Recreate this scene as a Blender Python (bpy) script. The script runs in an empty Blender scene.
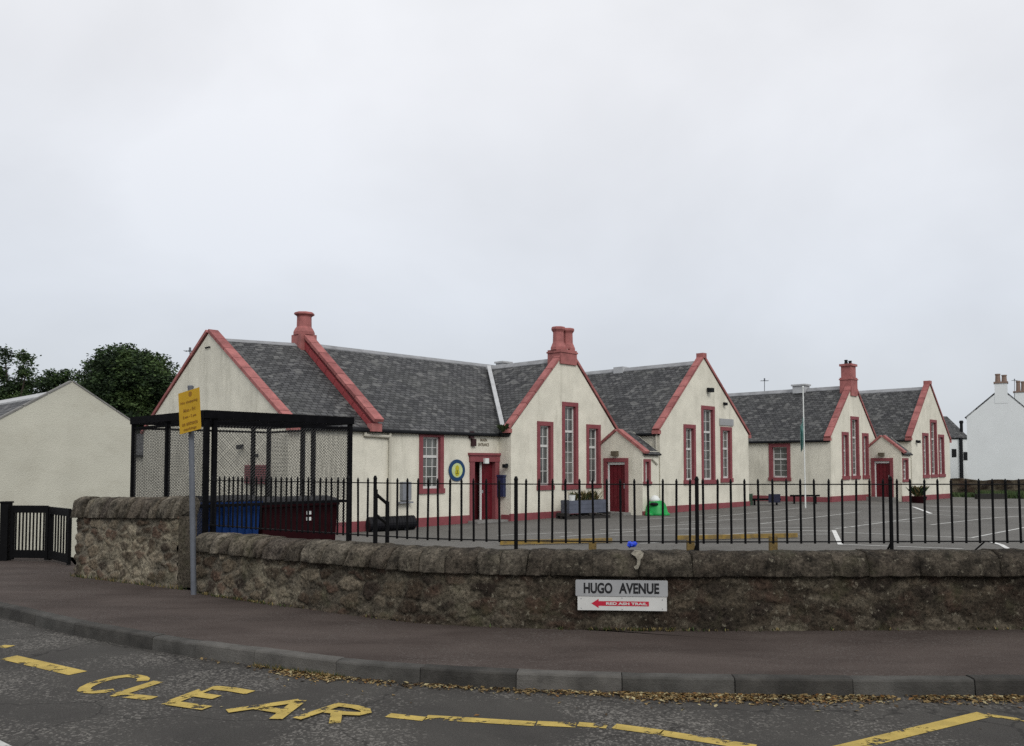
import bpy, math, random
from mathutils import Vector, noise
from mathutils.geometry import tessellate_polygon
random.seed(7)
SC = bpy.context.scene
COL = SC.collection
R = math.radians

# ------------------------------------------------------------------ camera, sky, sun, exposure
EYE, PITCH, FPX, CX, CY = 1.7, R(2.7), 850.0, 512.0, 426.0
cam = bpy.data.objects.new('camera', bpy.data.cameras.new('camera'))
COL.objects.link(cam)
cam.location = (0, 0, EYE)
cam.rotation_euler = (R(90) + PITCH, 0, 0)
cam.data.sensor_width = 36
cam.data.lens = FPX * 36 / 1024
cam.data.shift_y = (CY - 373) / 1024
cam.data.clip_end = 3000
SC.camera = cam

SUN_EL, SUN_AZ = R(36), R(20)          # high, soft, behind the camera and a little to its right
wd = bpy.data.worlds.new('World')
SC.world = wd
wd.use_nodes = True
nt = wd.node_tree
nt.nodes.clear()
def N(nt, t, **kw):
    n = nt.nodes.new(t)
    for k, v in kw.items():
        if k in n.inputs: n.inputs[k].default_value = v
        else: setattr(n, k, v)
    return n
def L(nt, a, ao, b, bi): nt.links.new(a.outputs[ao], b.inputs[bi])
out = N(nt, 'ShaderNodeOutputWorld')
bg = N(nt, 'ShaderNodeBackground', Strength=0.1)
sky = N(nt, 'ShaderNodeTexSky', sky_type='NISHITA', sun_disc=False, sun_elevation=SUN_EL, sun_rotation=math.pi - SUN_AZ)
tc = N(nt, 'ShaderNodeTexCoord')
sep = N(nt, 'ShaderNodeSeparateXYZ')
L(nt, tc, 'Generated', sep, 0)
rmp = N(nt, 'ShaderNodeValToRGB')       # overcast deck: a little darker and greyer at the horizon, brightest overhead
el = rmp.color_ramp.elements
el[0].position = 0.0; el[0].color = (0.575, 0.608, 0.645, 1)
el[1].position = 1.0; el[1].color = (1.0, 1.0, 1.0, 1)
e = el.new(0.17); e.color = (0.635, 0.668, 0.722, 1)
e = el.new(0.42); e.color = (0.760, 0.772, 0.805, 1)
L(nt, sep, 'Z', rmp, 0)
mp = N(nt, 'ShaderNodeMapping'); mp.inputs['Scale'].default_value = (1.6, 1.6, 2.6)
L(nt, tc, 'Generated', mp, 0)
nz = N(nt, 'ShaderNodeTexNoise', Scale=1.25, Detail=5.0, Roughness=0.5, Distortion=0.25)
L(nt, mp, 0, nz, 'Vector')
mr = N(nt, 'ShaderNodeMapRange')
mr.inputs[1].default_value = 0.34; mr.inputs[2].default_value = 0.66; mr.inputs[3].default_value = 9.7; mr.inputs[4].default_value = 11.7
L(nt, nz, 'Fac', mr, 0)
vm = N(nt, 'ShaderNodeVectorMath', operation='SCALE')
L(nt, rmp, 'Color', vm, 0); L(nt, mr, 0, vm, 'Scale')
mx = N(nt, 'ShaderNodeMix', data_type='RGBA'); mx.inputs[0].default_value = 0.95
L(nt, sky, 0, mx, 6); L(nt, vm, 0, mx, 7)
L(nt, mx, 2, bg, 'Color'); L(nt, bg, 0, out, 0)

sl = bpy.data.lights.new('sun', 'SUN'); sl.energy = 1.35; sl.angle = R(25); sl.color = (1, 0.97, 0.92)
so = bpy.data.objects.new('sun', sl); COL.objects.link(so)
so.location = (20, -30, 40)
sd = Vector((math.sin(SUN_AZ) * math.cos(SUN_EL), -math.cos(SUN_AZ) * math.cos(SUN_EL), math.sin(SUN_EL)))
so.rotation_euler = sd.to_track_quat('Z', 'Y').to_euler()
SC.view_settings.view_transform = 'Standard'
SC.view_settings.look = 'None'
SC.view_settings.exposure = 0.06
SC.view_settings.gamma = 1.0
SC.render.engine = 'CYCLES'
SC.cycles.use_denoising = False
SC.cycles.max_bounces = 6

# ------------------------------------------------------------------ measuring helpers: points of the place, seen along a sight line
def ray(px, py):
    a = (px - CX) / FPX; b = -(py - CY) / FPX
    return (a, math.cos(PITCH) - b * math.sin(PITCH), math.sin(PITCH) + b * math.cos(PITCH))
def GZ(px, py, z=0.0):
    r = ray(px, py); k = (z - EYE) / r[2]
    return Vector((r[0] * k, r[1] * k, z))
def zy(x, y=0):                          # the school yard rises gently to the right
    if x < -1: return -0.2 - 0.1 * min(1, (-1 - x) / 7)
    return -0.2 + 0.25 * min(1.0, (x + 1) / 16) - 0.12 * max(0.0, min(1.0, (x - 16) / 5))
def GY(px, py):
    z = -0.1
    for _ in range(25):
        p = GZ(px, py, z); z = zy(p.x)
    return p
def AT(px, py, d):                       # the point at distance d along Y
    r = ray(px, py); k = d / r[1]
    return Vector((r[0] * k, d, EYE + r[2] * k))
def pxof(p):
    return CX + FPX * p[0] / (p[1] * math.cos(PITCH) + (p[2] - EYE) * math.sin(PITCH))
def dirs(vp):
    a = math.atan2(vp - CX, 851)
    return Vector((math.sin(a), math.cos(a), 0)), Vector((-math.cos(a), math.sin(a), 0))
class Face:                              # an upright plane: s along it, t inward, z up
    def __init__(self, O, d1, d2): self.O = Vector((O[0], O[1], 0)); self.d1 = d1; self.d2 = d2
    def pt(self, s, t, z): return self.O + self.d1 * s + self.d2 * t + Vector((0, 0, z))
    def sz(self, px, py):
        r = ray(px, py); P, D = self.O, self.d1
        det = D[0] * (-r[1]) + D[1] * r[0]
        s = (P[0] * r[1] - P[1] * r[0]) / det
        q = P + D * s
        k = q[1] / r[1]
        return s, EYE + k * r[2]
    def rect(self, x0, x1, y0, y1):
        xm = (x0 + x1) / 2; ym = (y0 + y1) / 2
        return self.sz(x0, ym)[0], self.sz(x1, ym)[0], self.sz(xm, y1)[1], self.sz(xm, y0)[1]

# ------------------------------------------------------------------ materials
MATS = {}
def pmat(name, col, rough=0.8, var=0.15, scale=8.0, bump=0.0, bscale=60.0, metal=0.0, spec=0.3, col2=None, thr=None, stretch=None, uv=False):
    m = bpy.data.materials.new(name); m.use_nodes = True
    t = m.node_tree; b = t.nodes['Principled BSDF']
    b.inputs['Roughness'].default_value = rough; b.inputs['Metallic'].default_value = metal
    b.inputs['Specular IOR Level'].default_value = spec
    c = N(t, 'ShaderNodeTexCoord'); src = c.outputs['UV' if uv else 'Object']
    if stretch:
        g = N(t, 'ShaderNodeMapping'); g.inputs['Scale'].default_value = stretch
        t.links.new(src, g.inputs[0]); src2 = g.outputs[0]
    else: src2 = src
    n = N(t, 'ShaderNodeTexNoise', Scale=scale, Detail=8.0, Roughness=0.62)
    t.links.new(src2, n.inputs['Vector'])
    r = N(t, 'ShaderNodeValToRGB')
    a, z = r.color_ramp.elements
    if col2 is None:
        a.color = tuple(x * (1 - var) for x in col) + (1,); z.color = tuple(min(1, x * (1 + var)) for x in col) + (1,)
    else: a.color = tuple(col) + (1,); z.color = tuple(col2) + (1,)
    a.position, z.position = thr or (0.3, 0.7)
    L(t, n, 'Fac', r, 0); L(t, r, 0, b, 'Base Color')
    if bump:
        n2 = N(t, 'ShaderNodeTexNoise', Scale=bscale, Detail=5.0, Roughness=0.6)
        t.links.new(src, n2.inputs['Vector'])
        bp = N(t, 'ShaderNodeBump', Strength=bump, Distance=0.02)
        L(t, n2, 'Fac', bp, 'Height'); L(t, bp, 0, b, 'Normal')
    MATS[name] = m
    return m
def over(m, col, scale, lo, hi, amount=1.0, stretch=None, detail=6.0, seed=0.0):     # a second colour in patches on top of a material
    t = m.node_tree; b = t.nodes['Principled BSDF']; old = b.inputs['Base Color'].links[0].from_socket
    c = N(t, 'ShaderNodeTexCoord'); g = N(t, 'ShaderNodeMapping')
    g.inputs['Location'].default_value = (seed, seed * .7, seed * .3)
    if stretch: g.inputs['Scale'].default_value = stretch
    L(t, c, 'Object', g, 0)
    n = N(t, 'ShaderNodeTexNoise', Scale=scale, Detail=detail, Roughness=0.65); L(t, g, 0, n, 'Vector')
    r = N(t, 'ShaderNodeMapRange'); r.inputs[1].default_value = lo; r.inputs[2].default_value = hi; r.inputs[4].default_value = amount
    L(t, n, 'Fac', r, 0)
    x = N(t, 'ShaderNodeMix', data_type='RGBA'); L(t, r, 0, x, 0); t.links.new(old, x.inputs[6]); x.inputs[7].default_value = tuple(col) + (1,)
    t.links.new(x.outputs[2], b.inputs['Base Color'])
    return m

harl = pmat('cream_harling', (0.66, 0.635, 0.54), 0.92, 0.11, 1.6, 0.6, 30)
over(harl, (0.36, 0.345, 0.28), 1.5, 0.52, 0.78, 0.62, (1.8, 1.8, 0.32))
over(harl, (0.30, 0.28, 0.22), 5.0, 0.66, 0.80, 0.45, (1, 1, 0.6), seed=9)
shedm = pmat('grey_cream_harling', (0.52, 0.51, 0.43), 0.93, 0.07, 1.2, 0.5, 40)
over(shedm, (0.38, 0.36, 0.29), 0.9, 0.5, 0.8, 0.6, (1, 1, 1.6))
white = pmat('white_render', (0.70, 0.725, 0.73), 0.9, 0.04, 0.6, 0.2, 30)
pink = pmat('salmon_stone_paint', (0.325, 0.118, 0.111), 0.75, 0.28, 3.0, 0.25, 40)
over(pink, (0.22, 0.06, 0.06), 2.2, 0.55, 0.75, 0.6, seed=3)
margin = pmat('dull_red_margin_paint', (0.215, 0.058, 0.066), 0.7, 0.15, 4.0, 0.15, 40)
redp = pmat('deep_red_door_paint', (0.105, 0.008, 0.014), 0.5, 0.2, 5.0)
redbin = pmat('maroon_bin_plastic', (0.018, 0.0025, 0.004), 0.6, 0.2, 5.0, spec=0.08)
frame = pmat('white_window_paint', (0.56, 0.56, 0.54), 0.5, 0.05, 5.0)
glass = pmat('window_glass', (0.05, 0.055, 0.055), 0.06, 0.5, 0.6, 0, spec=0.6, col2=(0.17, 0.175, 0.16), thr=(0.35, 0.65))
black = pmat('black_gloss_paint', (0.004, 0.004, 0.0045), 0.6, 0.3, 12.0, spec=0.10)
black2 = pmat('worn_black_steel', (0.0045, 0.0045, 0.0055), 0.8, 0.4, 6.0, spec=0.05)
wire = pmat('dark_wire_mesh', (0.05, 0.05, 0.05), 0.6, 0.3, 10.0)
blue = pmat('blue_bin_plastic', (0.006, 0.026, 0.105), 0.6, 0.2, 4.0, spec=0.1)
lid = pmat('black_bin_lid', (0.005, 0.005, 0.007), 0.6, 0.3, 4.0, spec=0.2)
galv = pmat('dull_grey_steel', (0.115, 0.125, 0.145), 0.55, 0.15, 9.0, metal=0.2)
lead = pmat('pale_lead_flashing', (0.42, 0.43, 0.44), 0.7, 0.15, 3.0)
ridgem = pmat('grey_ridge_tile', (0.24, 0.245, 0.255), 0.85, 0.25, 2.5, 0.2, 30)
pipew = pmat('cream_pipe_paint', (0.46, 0.44, 0.37), 0.6, 0.1, 3.0)
yellow = pmat('yellow_sign_sheet', (0.45, 0.265, 0.010), 0.65, 0.10, 4.0)
ywood = pmat('worn_yellow_timber', (0.27, 0.18, 0.045), 0.85, 0.3, 6.0, 0.3, 40, col2=(0.12, 0.09, 0.05), thr=(0.4, 0.68))
green = pmat('green_bin_plastic', (0.008, 0.27, 0.055), 0.45, 0.25, 5.0)
whitep = pmat('white_plastic', (0.66, 0.68, 0.66), 0.5, 0.05, 5.0)
slatebl = pmat('blue_grey_planter_paint', (0.085, 0.095, 0.125), 0.7, 0.2, 4.0)
concrete = pmat('pale_concrete', (0.20, 0.195, 0.185), 0.92, 0.2, 3.0, 0.3, 60)
signgrey = pmat('weathered_grey_nameplate', (0.29, 0.295, 0.30), 0.55, 0.12, 3.5)
signwhite = pmat('white_signboard', (0.52, 0.52, 0.50), 0.5, 0.07, 5.0)
inkblack = pmat('black_lettering', (0.008, 0.008, 0.010), 0.6, 0.1, 5.0)
inkred = pmat('red_arrow_print', (0.42, 0.012, 0.035), 0.55, 0.12, 5.0)
inkfaint = pmat('brownish_sign_lettering', (0.24, 0.115, 0.008), 0.6, 0.1, 5.0)
potm = pmat('terracotta_pot', (0.22, 0.155, 0.125), 0.85, 0.2, 6.0)
darkgrey = pmat('dark_grey_paint', (0.010, 0.011, 0.013), 0.7, 0.2, 5.0, spec=0.15)
teal = pmat('teal_flag_cloth', (0.14, 0.30, 0.28), 0.85, 0.25, 5.0)
barkm = pmat('dark_bark', (0.045, 0.036, 0.028), 0.95, 0.3, 8.0, 0.5, 30)
brightblue = pmat('bright_blue_plastic', (0.02, 0.06, 0.55), 0.4, 0.2, 20.0)
def leafm(n, c):
    m = pmat(n, c, 0.7, 0.35, 1.2, spec=0.2); return m
leafs = [leafm('dark_leaf', (0.015, 0.027, 0.012)), leafm('mid_leaf', (0.030, 0.054, 0.019)), leafm('light_leaf', (0.060, 0.095, 0.032))]
weedm = [leafm('weed_leaf', (0.042, 0.060, 0.020)), leafm('dry_weed', (0.17, 0.13, 0.055))]
fallm = [leafm('tan_fallen_leaf', (0.20, 0.14, 0.06)), leafm('brown_fallen_leaf', (0.055, 0.036, 0.018)), leafm('pale_fallen_leaf', (0.34, 0.29, 0.16)), leafm('orange_fallen_leaf', (0.15, 0.075, 0.022))]

def slate_mat():
    m = bpy.data.materials.new('slate_roofing'); m.use_nodes = True
    t = m.node_tree; b = t.nodes['Principled BSDF']; b.inputs['Roughness'].default_value = 0.7; b.inputs['Specular IOR Level'].default_value = 0.3
    c = N(t, 'ShaderNodeTexCoord')
    br = N(t, 'ShaderNodeTexBrick', offset=0.5, squash=1.0)
    for k, v in {'Color1': (0.080, 0.081, 0.084, 1), 'Color2': (0.022, 0.023, 0.026, 1), 'Mortar': (0.006, 0.006, 0.007, 1), 'Scale': 1.0, 'Mortar Size': 0.014, 'Mortar Smooth': 0.2, 'Bias': -0.1, 'Brick Width': 0.21, 'Row Height': 0.14}.items():
        br.inputs[k].default_value = v
    nw = N(t, 'ShaderNodeTexNoise', Scale=3.0, Detail=3.0); L(t, c, 'UV', nw, 'Vector')
    vs = N(t, 'ShaderNodeVectorMath', operation='SCALE'); vs.inputs['Scale'].default_value = 0.03; L(t, nw, 'Color', vs, 0)
    va = N(t, 'ShaderNodeVectorMath', operation='ADD'); L(t, c, 'UV', va, 0); L(t, vs, 0, va, 1)
    L(t, va, 0, br, 'Vector')
    # pale flecks and lichen on single slates
    vo = N(t, 'ShaderNodeTexVoronoi', Scale=1.0)
    mpv = N(t, 'ShaderNodeMapping'); mpv.inputs['Scale'].default_value = (4.8, 7.2, 1); L(t, c, 'UV', mpv, 0); L(t, mpv, 0, vo, 'Vector')
    sp = N(t, 'ShaderNodeSeparateColor'); L(t, vo, 'Color', sp, 0)
    r1 = N(t, 'ShaderNodeMapRange'); r1.inputs[1].default_value = 0.80; r1.inputs[2].default_value = 0.97; r1.inputs[4].default_value = 0.6
    L(t, sp, 0, r1, 0)
    x1 = N(t, 'ShaderNodeMix', data_type='RGBA'); L(t, r1, 0, x1, 0); L(t, br, 'Color', x1, 6); x1.inputs[7].default_value = (0.17, 0.17, 0.165, 1)
    n2 = N(t, 'ShaderNodeTexNoise', Scale=0.55, Detail=6.0, Roughness=0.65); L(t, c, 'UV', n2, 'Vector')
    r2 = N(t, 'ShaderNodeMapRange'); r2.inputs[1].default_value = 0.42; r2.inputs[2].default_value = 0.72; r2.inputs[4].default_value = 0.28
    L(t, n2, 'Fac', r2, 0)
    x2 = N(t, 'ShaderNodeMix', data_type='RGBA'); L(t, r2, 0, x2, 0); L(t, x1, 2, x2, 6); x2.inputs[7].default_value = (0.075, 0.078, 0.068, 1)
    L(t, x2, 2, b, 'Base Color')
    bp = N(t, 'ShaderNodeBump', Strength=0.7, Distance=0.02); L(t, br, 'Fac', bp, 'Height'); bp.invert = True
    L(t, bp, 0, b, 'Normal')
    return m
slate = slate_mat()
pinkd = pmat('faded_salmon_stone_paint', (0.255, 0.085, 0.082), 0.8, 0.28, 3.0, 0.3, 40)
over(pinkd, (0.33, 0.15, 0.14), 3.0, 0.55, 0.7, 0.6, seed=5)

def stone_mat(name, spots):
    m = bpy.data.materials.new(name); m.use_nodes = True
    t = m.node_tree; b = t.nodes['Principled BSDF']; b.inputs['Roughness'].default_value = 0.95; b.inputs['Specular IOR Level'].default_value = 0.15
    a = N(t, 'ShaderNodeAttribute', attribute_name='tint'); c = N(t, 'ShaderNodeTexCoord')
    n = N(t, 'ShaderNodeTexNoise', Scale=30.0, Detail=10.0, Roughness=0.78); L(t, c, 'Object', n, 'Vector')
    r = N(t, 'ShaderNodeMapRange'); r.inputs[1].default_value = 0.34; r.inputs[2].default_value = 0.68; r.inputs[3].default_value = 0.12; r.inputs[4].default_value = 2.0
    L(t, n, 'Fac', r, 0)
    v = N(t, 'ShaderNodeVectorMath', operation='SCALE'); L(t, a, 'Color', v, 0); L(t, r, 0, v, 'Scale')
    n2 = N(t, 'ShaderNodeTexNoise', Scale=16.0, Detail=9.0, Roughness=0.8); L(t, c, 'Object', n2, 'Vector')
    r2 = N(t, 'ShaderNodeMapRange'); r2.inputs[1].default_value = 0.575; r2.inputs[2].default_value = 0.62; r2.inputs[4].default_value = spots
    L(t, n2, 'Fac', r2, 0)
    x = N(t, 'ShaderNodeMix', data_type='RGBA'); L(t, r2, 0, x, 0); L(t, v, 0, x, 6); x.inputs[7].default_value = (0.21, 0.19, 0.145, 1)
    n3 = N(t, 'ShaderNodeTexNoise', Scale=2.2, Detail=6.0, Roughness=0.6); L(t, c, 'Object', n3, 'Vector')
    r3 = N(t, 'ShaderNodeMapRange'); r3.inputs[1].default_value = 0.56; r3.inputs[2].default_value = 0.72; r3.inputs[4].default_value = 0.5
    L(t, n3, 'Fac', r3, 0)
    x2 = N(t, 'ShaderNodeMix', data_type='RGBA'); L(t, r3, 0, x2, 0); L(t, x, 2, x2, 6); x2.inputs[7].default_value = (0.052, 0.055, 0.026, 1)
    L(t, x2, 2, b, 'Base Color')
    bp = N(t, 'ShaderNodeBump', Strength=0.9, Distance=0.025); L(t, n, 'Fac', bp, 'Height'); L(t, bp, 0, b, 'Normal')
    return m
stone = stone_mat('weathered_rubble_stone', 0.8)
copem = stone_mat('weathered_cope_stone', 0.7)

def asphalt_mat(name, base, chip, chipscale, chiplo, patch, patchscale, rough=0.9, cracks=0.5, streak=None, mask=0.9):
    m = bpy.data.materials.new(name); m.use_nodes = True
    t = m.node_tree; b = t.nodes['Principled BSDF']; b.inputs['Roughness'].default_value = rough; b.inputs['Specular IOR Level'].default_value = 0.2
    c = N(t, 'ShaderNodeTexCoord')
    n1 = N(t, 'ShaderNodeTexNoise', Scale=patchscale, Detail=9.0, Roughness=0.62, Distortion=0.4)
    if streak:
        gm_ = N(t, 'ShaderNodeMapping'); gm_.inputs['Scale'].default_value = streak; L(t, c, 'Object', gm_, 0); L(t, gm_, 0, n1, 'Vector')
    else: L(t, c, 'Object', n1, 'Vector')
    r1 = N(t, 'ShaderNodeMapRange'); r1.inputs[1].default_value = 0.36; r1.inputs[2].default_value = 0.64; L(t, n1, 'Fac', r1, 0)
    x1 = N(t, 'ShaderNodeMix', data_type='RGBA'); L(t, r1, 0, x1, 0); x1.inputs[6].default_value = base + (1,); x1.inputs[7].default_value = patch + (1,)
    n2 = N(t, 'ShaderNodeTexVoronoi', Scale=chipscale); L(t, c, 'Object', n2, 'Vector')
    s2 = N(t, 'ShaderNodeSeparateColor'); L(t, n2, 'Color', s2, 0)
    n3 = N(t, 'ShaderNodeTexNoise', Scale=0.9, Detail=5.0); L(t, c, 'Object', n3, 'Vector')
    ad = N(t, 'ShaderNodeMath', operation='MULTIPLY_ADD'); L(t, n3, 'Fac', ad, 0); ad.inputs[1].default_value = mask; L(t, s2, 0, ad, 2)
    r2 = N(t, 'ShaderNodeMapRange'); r2.inputs[1].default_value = chiplo; r2.inputs[2].default_value = chiplo + 0.3; r2.inputs[4].default_value = 0.8; L(t, ad, 0, r2, 0)
    x2 = N(t, 'ShaderNodeMix', data_type='RGBA'); L(t, r2, 0, x2, 0); L(t, x1, 2, x2, 6); x2.inputs[7].default_value = chip + (1,)
    # fine cracks
    cr = N(t, 'ShaderNodeTexVoronoi', Scale=0.55, feature='DISTANCE_TO_EDGE')
    nw = N(t, 'ShaderNodeTexNoise', Scale=1.8, Detail=5.0); L(t, c, 'Object', nw, 'Vector')
    vs = N(t, 'ShaderNodeVectorMath', operation='SCALE'); vs.inputs['Scale'].default_value = 0.9; L(t, nw, 'Color', vs, 0)
    va = N(t, 'ShaderNodeVectorMath', operation='ADD'); L(t, c, 'Object', va, 0); L(t, vs, 0, va, 1); L(t, va, 0, cr, 'Vector')
    r3 = N(t, 'ShaderNodeMapRange'); r3.inputs[1].default_value = 0.003; r3.inputs[2].default_value = 0.010; r3.inputs[3].default_value = cracks; r3.inputs[4].default_value = 0.0
    L(t, cr, 'Distance', r3, 0)
    x3 = N(t, 'ShaderNodeMix', data_type='RGBA'); L(t, r3, 0, x3, 0); L(t, x2, 2, x3, 6); x3.inputs[7].default_value = (0.014, 0.013, 0.012, 1)
    ng = N(t, 'ShaderNodeTexNoise', Scale=85.0, Detail=6.0, Roughness=0.8); L(t, c, 'Object', ng, 'Vector')
    rg = N(t, 'ShaderNodeMapRange'); rg.inputs[1].default_value = 0.35; rg.inputs[2].default_value = 0.65; rg.inputs[3].default_value = 0.62; rg.inputs[4].default_value = 1.38; L(t, ng, 'Fac', rg, 0)
    vg = N(t, 'ShaderNodeVectorMath', operation='SCALE'); L(t, x3, 2, vg, 0); L(t, rg, 0, vg, 'Scale')
    L(t, vg, 0, b, 'Base Color')
    bp = N(t, 'ShaderNodeBump', Strength=0.5, Distance=0.01); L(t, s2, 0, bp, 'Height'); L(t, bp, 0, b, 'Normal')
    return m
roadm = asphalt_mat('worn_road_asphalt', (0.038, 0.0355, 0.033), (0.17, 0.16, 0.145), 60.0, 1.72, (0.061, 0.0575, 0.052), 0.7, cracks=0.6, mask=1.9)
pavem = asphalt_mat('reddish_pavement_asphalt', (0.046, 0.0345, 0.030), (0.10, 0.088, 0.08), 70.0, 1.25, (0.074, 0.058, 0.051), 0.9, cracks=0.0, streak=(0.7, 1.7, 1))
yardm = asphalt_mat('grey_yard_asphalt', (0.098, 0.094, 0.086), (0.16, 0.155, 0.145), 40.0, 1.2, (0.135, 0.130, 0.120), 0.35, cracks=0.3)
kerbm = pmat('grey_kerb_stone', (0.072, 0.069, 0.063), 0.9, 0.35, 4.0, 0.5, 70)
over(kerbm, (0.024, 0.023, 0.020), 1.6, 0.40, 0.68, 0.85, seed=4)
grassm = pmat('rough_grass', (0.035, 0.045, 0.016), 0.95, 0.4, 2.0, 0.5, 20)

def worn_paint(name, col, lo):           # thin paint on asphalt, missing in worn spots
    m = pmat(name, col, 0.8, 0.22, 6.0)
    t = m.node_tree; b = t.nodes['Principled BSDF']
    c = N(t, 'ShaderNodeTexCoord'); n = N(t, 'ShaderNodeTexNoise', Scale=6.5, Detail=10.0, Roughness=0.72); L(t, c, 'Object', n, 'Vector')
    r = N(t, 'ShaderNodeMapRange'); r.inputs[1].default_value = lo; r.inputs[2].default_value = lo + 0.05; L(t, n, 'Fac', r, 0)
    L(t, r, 0, b, 'Alpha')
    return m
ypaint = worn_paint('worn_yellow_road_paint', (0.40, 0.295, 0.075), 0.41)
wpaint = worn_paint('worn_white_yard_paint', (0.42, 0.42, 0.40), 0.37)
wpaint2 = worn_paint('white_yard_paint', (0.60, 0.60, 0.58), 0.32)

# ------------------------------------------------------------------ mesh helpers
def wloc(o):
    v = Vector((0, 0, 0))
    while o is not None: v += o.location; o = o.parent
    return v
class MB:
    def __init__(self): self.v = []; self.f = []; self.uv = []; self.mi = []; self.tint = None
    def face(self, pts, uv=None, mi=0):
        b = len(self.v); self.v += [tuple(p) for p in pts]; self.f.append(tuple(range(b, b + len(pts)))); self.uv.append(uv); self.mi.append(mi)
    def hexa(self, p, mi=0):             # 8 points: bottom loop then top loop
        b = len(self.v); self.v += [tuple(q) for q in p]
        for q in ((0, 3, 2, 1), (4, 5, 6, 7), (0, 1, 5, 4), (1, 2, 6, 5), (2, 3, 7, 6), (3, 0, 4, 7)):
            self.f.append(tuple(b + i for i in q)); self.uv.append(None); self.mi.append(mi)
    def fbox(self, F, s0, s1, t0, t1, z0, z1, mi=0):
        self.hexa([F.pt(s0, t0, z0), F.pt(s1, t0, z0), F.pt(s1, t1, z0), F.pt(s0, t1, z0), F.pt(s0, t0, z1), F.pt(s1, t0, z1), F.pt(s1, t1, z1), F.pt(s0, t1, z1)], mi)
    def box(self, x0, x1, y0, y1, z0, z1, mi=0):
        self.hexa([(x0, y0, z0), (x1, y0, z0), (x1, y1, z0), (x0, y1, z0), (x0, y0, z1), (x1, y0, z1), (x1, y1, z1), (x0, y1, z1)], mi)
    def bar(self, p, q, w, h, up=Vector((0, 0, 1)), mi=0):   # a bar of section w x h from p to q, h measured along up
        p = Vector(p); q = Vector(q); d = (q - p).normalized(); x = d.cross(up).normalized(); y = x.cross(d).normalized()
        a, c = x * w / 2, y * h / 2
        self.hexa([p - a - c, p + a - c, q + a - c, q - a - c, p - a + c, p + a + c, q + a + c, q - a + c], mi)
    def tube(self, p, q, r, n=8, r2=None, mi=0, caps=True):
        p = Vector(p); q = Vector(q); r2 = r if r2 is None else r2
        d = (q - p).normalized(); a = d.orthogonal().normalized(); c = d.cross(a); b = len(self.v)
        for o, rr in ((p, r), (q, r2)):
            for i in range(n):
                g = 2 * math.pi * (i + .5) / n; self.v.append(tuple(o + a * math.cos(g) * rr + c * math.sin(g) * rr))
        for i in range(n):
            j = (i + 1) % n; self.f.append((b + i, b + j, b + n + j, b + n + i)); self.uv.append(None); self.mi.append(mi)
        if caps:
            self.f.append(tuple(b + i for i in reversed(range(n)))); self.f.append(tuple(b + n + i for i in range(n))); self.uv += [None] * 2; self.mi += [mi] * 2
    def lathe(self, c, prof, n=12, mi=0, rot=0.0):
        c = Vector(c); b = len(self.v)
        for r, z in prof:
            for i in range(n):
                g = 2 * math.pi * i / n + rot; self.v.append(tuple(c + Vector((r * math.cos(g), r * math.sin(g), z))))
        for k in range(len(prof) - 1):
            for i in range(n):
                j = (i + 1) % n; self.f.append((b + k * n + i, b + k * n + j, b + (k + 1) * n + j, b + (k + 1) * n + i)); self.uv.append(None); self.mi.append(mi)
        k = len(prof) - 1
        self.f.append(tuple(b + i for i in reversed(range(n)))); self.f.append(tuple(b + k * n + i for i in range(n))); self.uv += [None] * 2; self.mi += [mi] * 2
    def slab(self, a, b, c, d, th, mi=0):  # a,b along the eave, c,d along the ridge; UV in metres
        a, b, c, d = map(Vector, (a, b, c, d))
        ex = (b - a).normalized(); n = (b - a).cross(d - a).normalized(); ey = n.cross(ex)
        if n.z < 0: n = -n
        f = lambda p: ((p - a).dot(ex) + a.x, (p - a).dot(ey) + a.y)
        self.face([a, b, c, d], [f(p) for p in (a, b, c, d)], mi)
        A, B, C, D = (p - n * th for p in (a, b, c, d))
        for q in ((D, C, B, A), (a, A, B, b), (b, B, C, c), (c, C, D, d), (d, D, A, a)): self.face(q, None, 1)
    def build(self, name, mats, parent=None, smooth=False, at=None):
        if name == 'roof': mats = [slate, darkgrey]
        if name == 'coping' and mats is pink: mats = [pink, pinkd]
        me = bpy.data.meshes.new(name)
        o = bpy.data.objects.new(name, me)
        off = Vector(at) if at is not None else Vector((0, 0, 0))
        if parent is not None: o.parent = parent; off = wloc(parent) + off
        o.location = Vector(at) if at is not None else (0, 0, 0)
        me.from_pydata([(x - off.x, y - off.y, z - off.z) for x, y, z in self.v], [], self.f)
        for m in (mats if isinstance(mats, list) else [mats]): me.materials.append(m)
        if any(self.mi): me.polygons.foreach_set('material_index', self.mi)
        if any(u is not None for u in self.uv):
            lay = me.uv_layers.new(name='UVMap'); k = 0
            for fc, u in zip(self.f, self.uv):
                for i in range(len(fc)): lay.data[k].uv = u[i] if u else (0, 0); k += 1
        if self.tint:
            ca = me.color_attributes.new('tint', 'FLOAT_COLOR', 'POINT')
            ca.data.foreach_set('color', [x for c in self.tint for x in (c[0], c[1], c[2], 1.0)])
        if smooth: me.polygons.foreach_set('use_smooth', [True] * len(me.polygons))
        me.update()
        COL.objects.link(o)
        return o
def tag(o, label, cat, group=None, kind=None):
    if label: o['label'] = label
    if cat: o['category'] = cat
    if group: o['group'] = group
    if kind: o['kind'] = kind
    return o
def thing(name, loc, label, cat, group=None):
    o = bpy.data.objects.new(name, None); COL.objects.link(o); o.location = loc; o.empty_display_size = 0.3
    return tag(o, label, cat, group)
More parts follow.
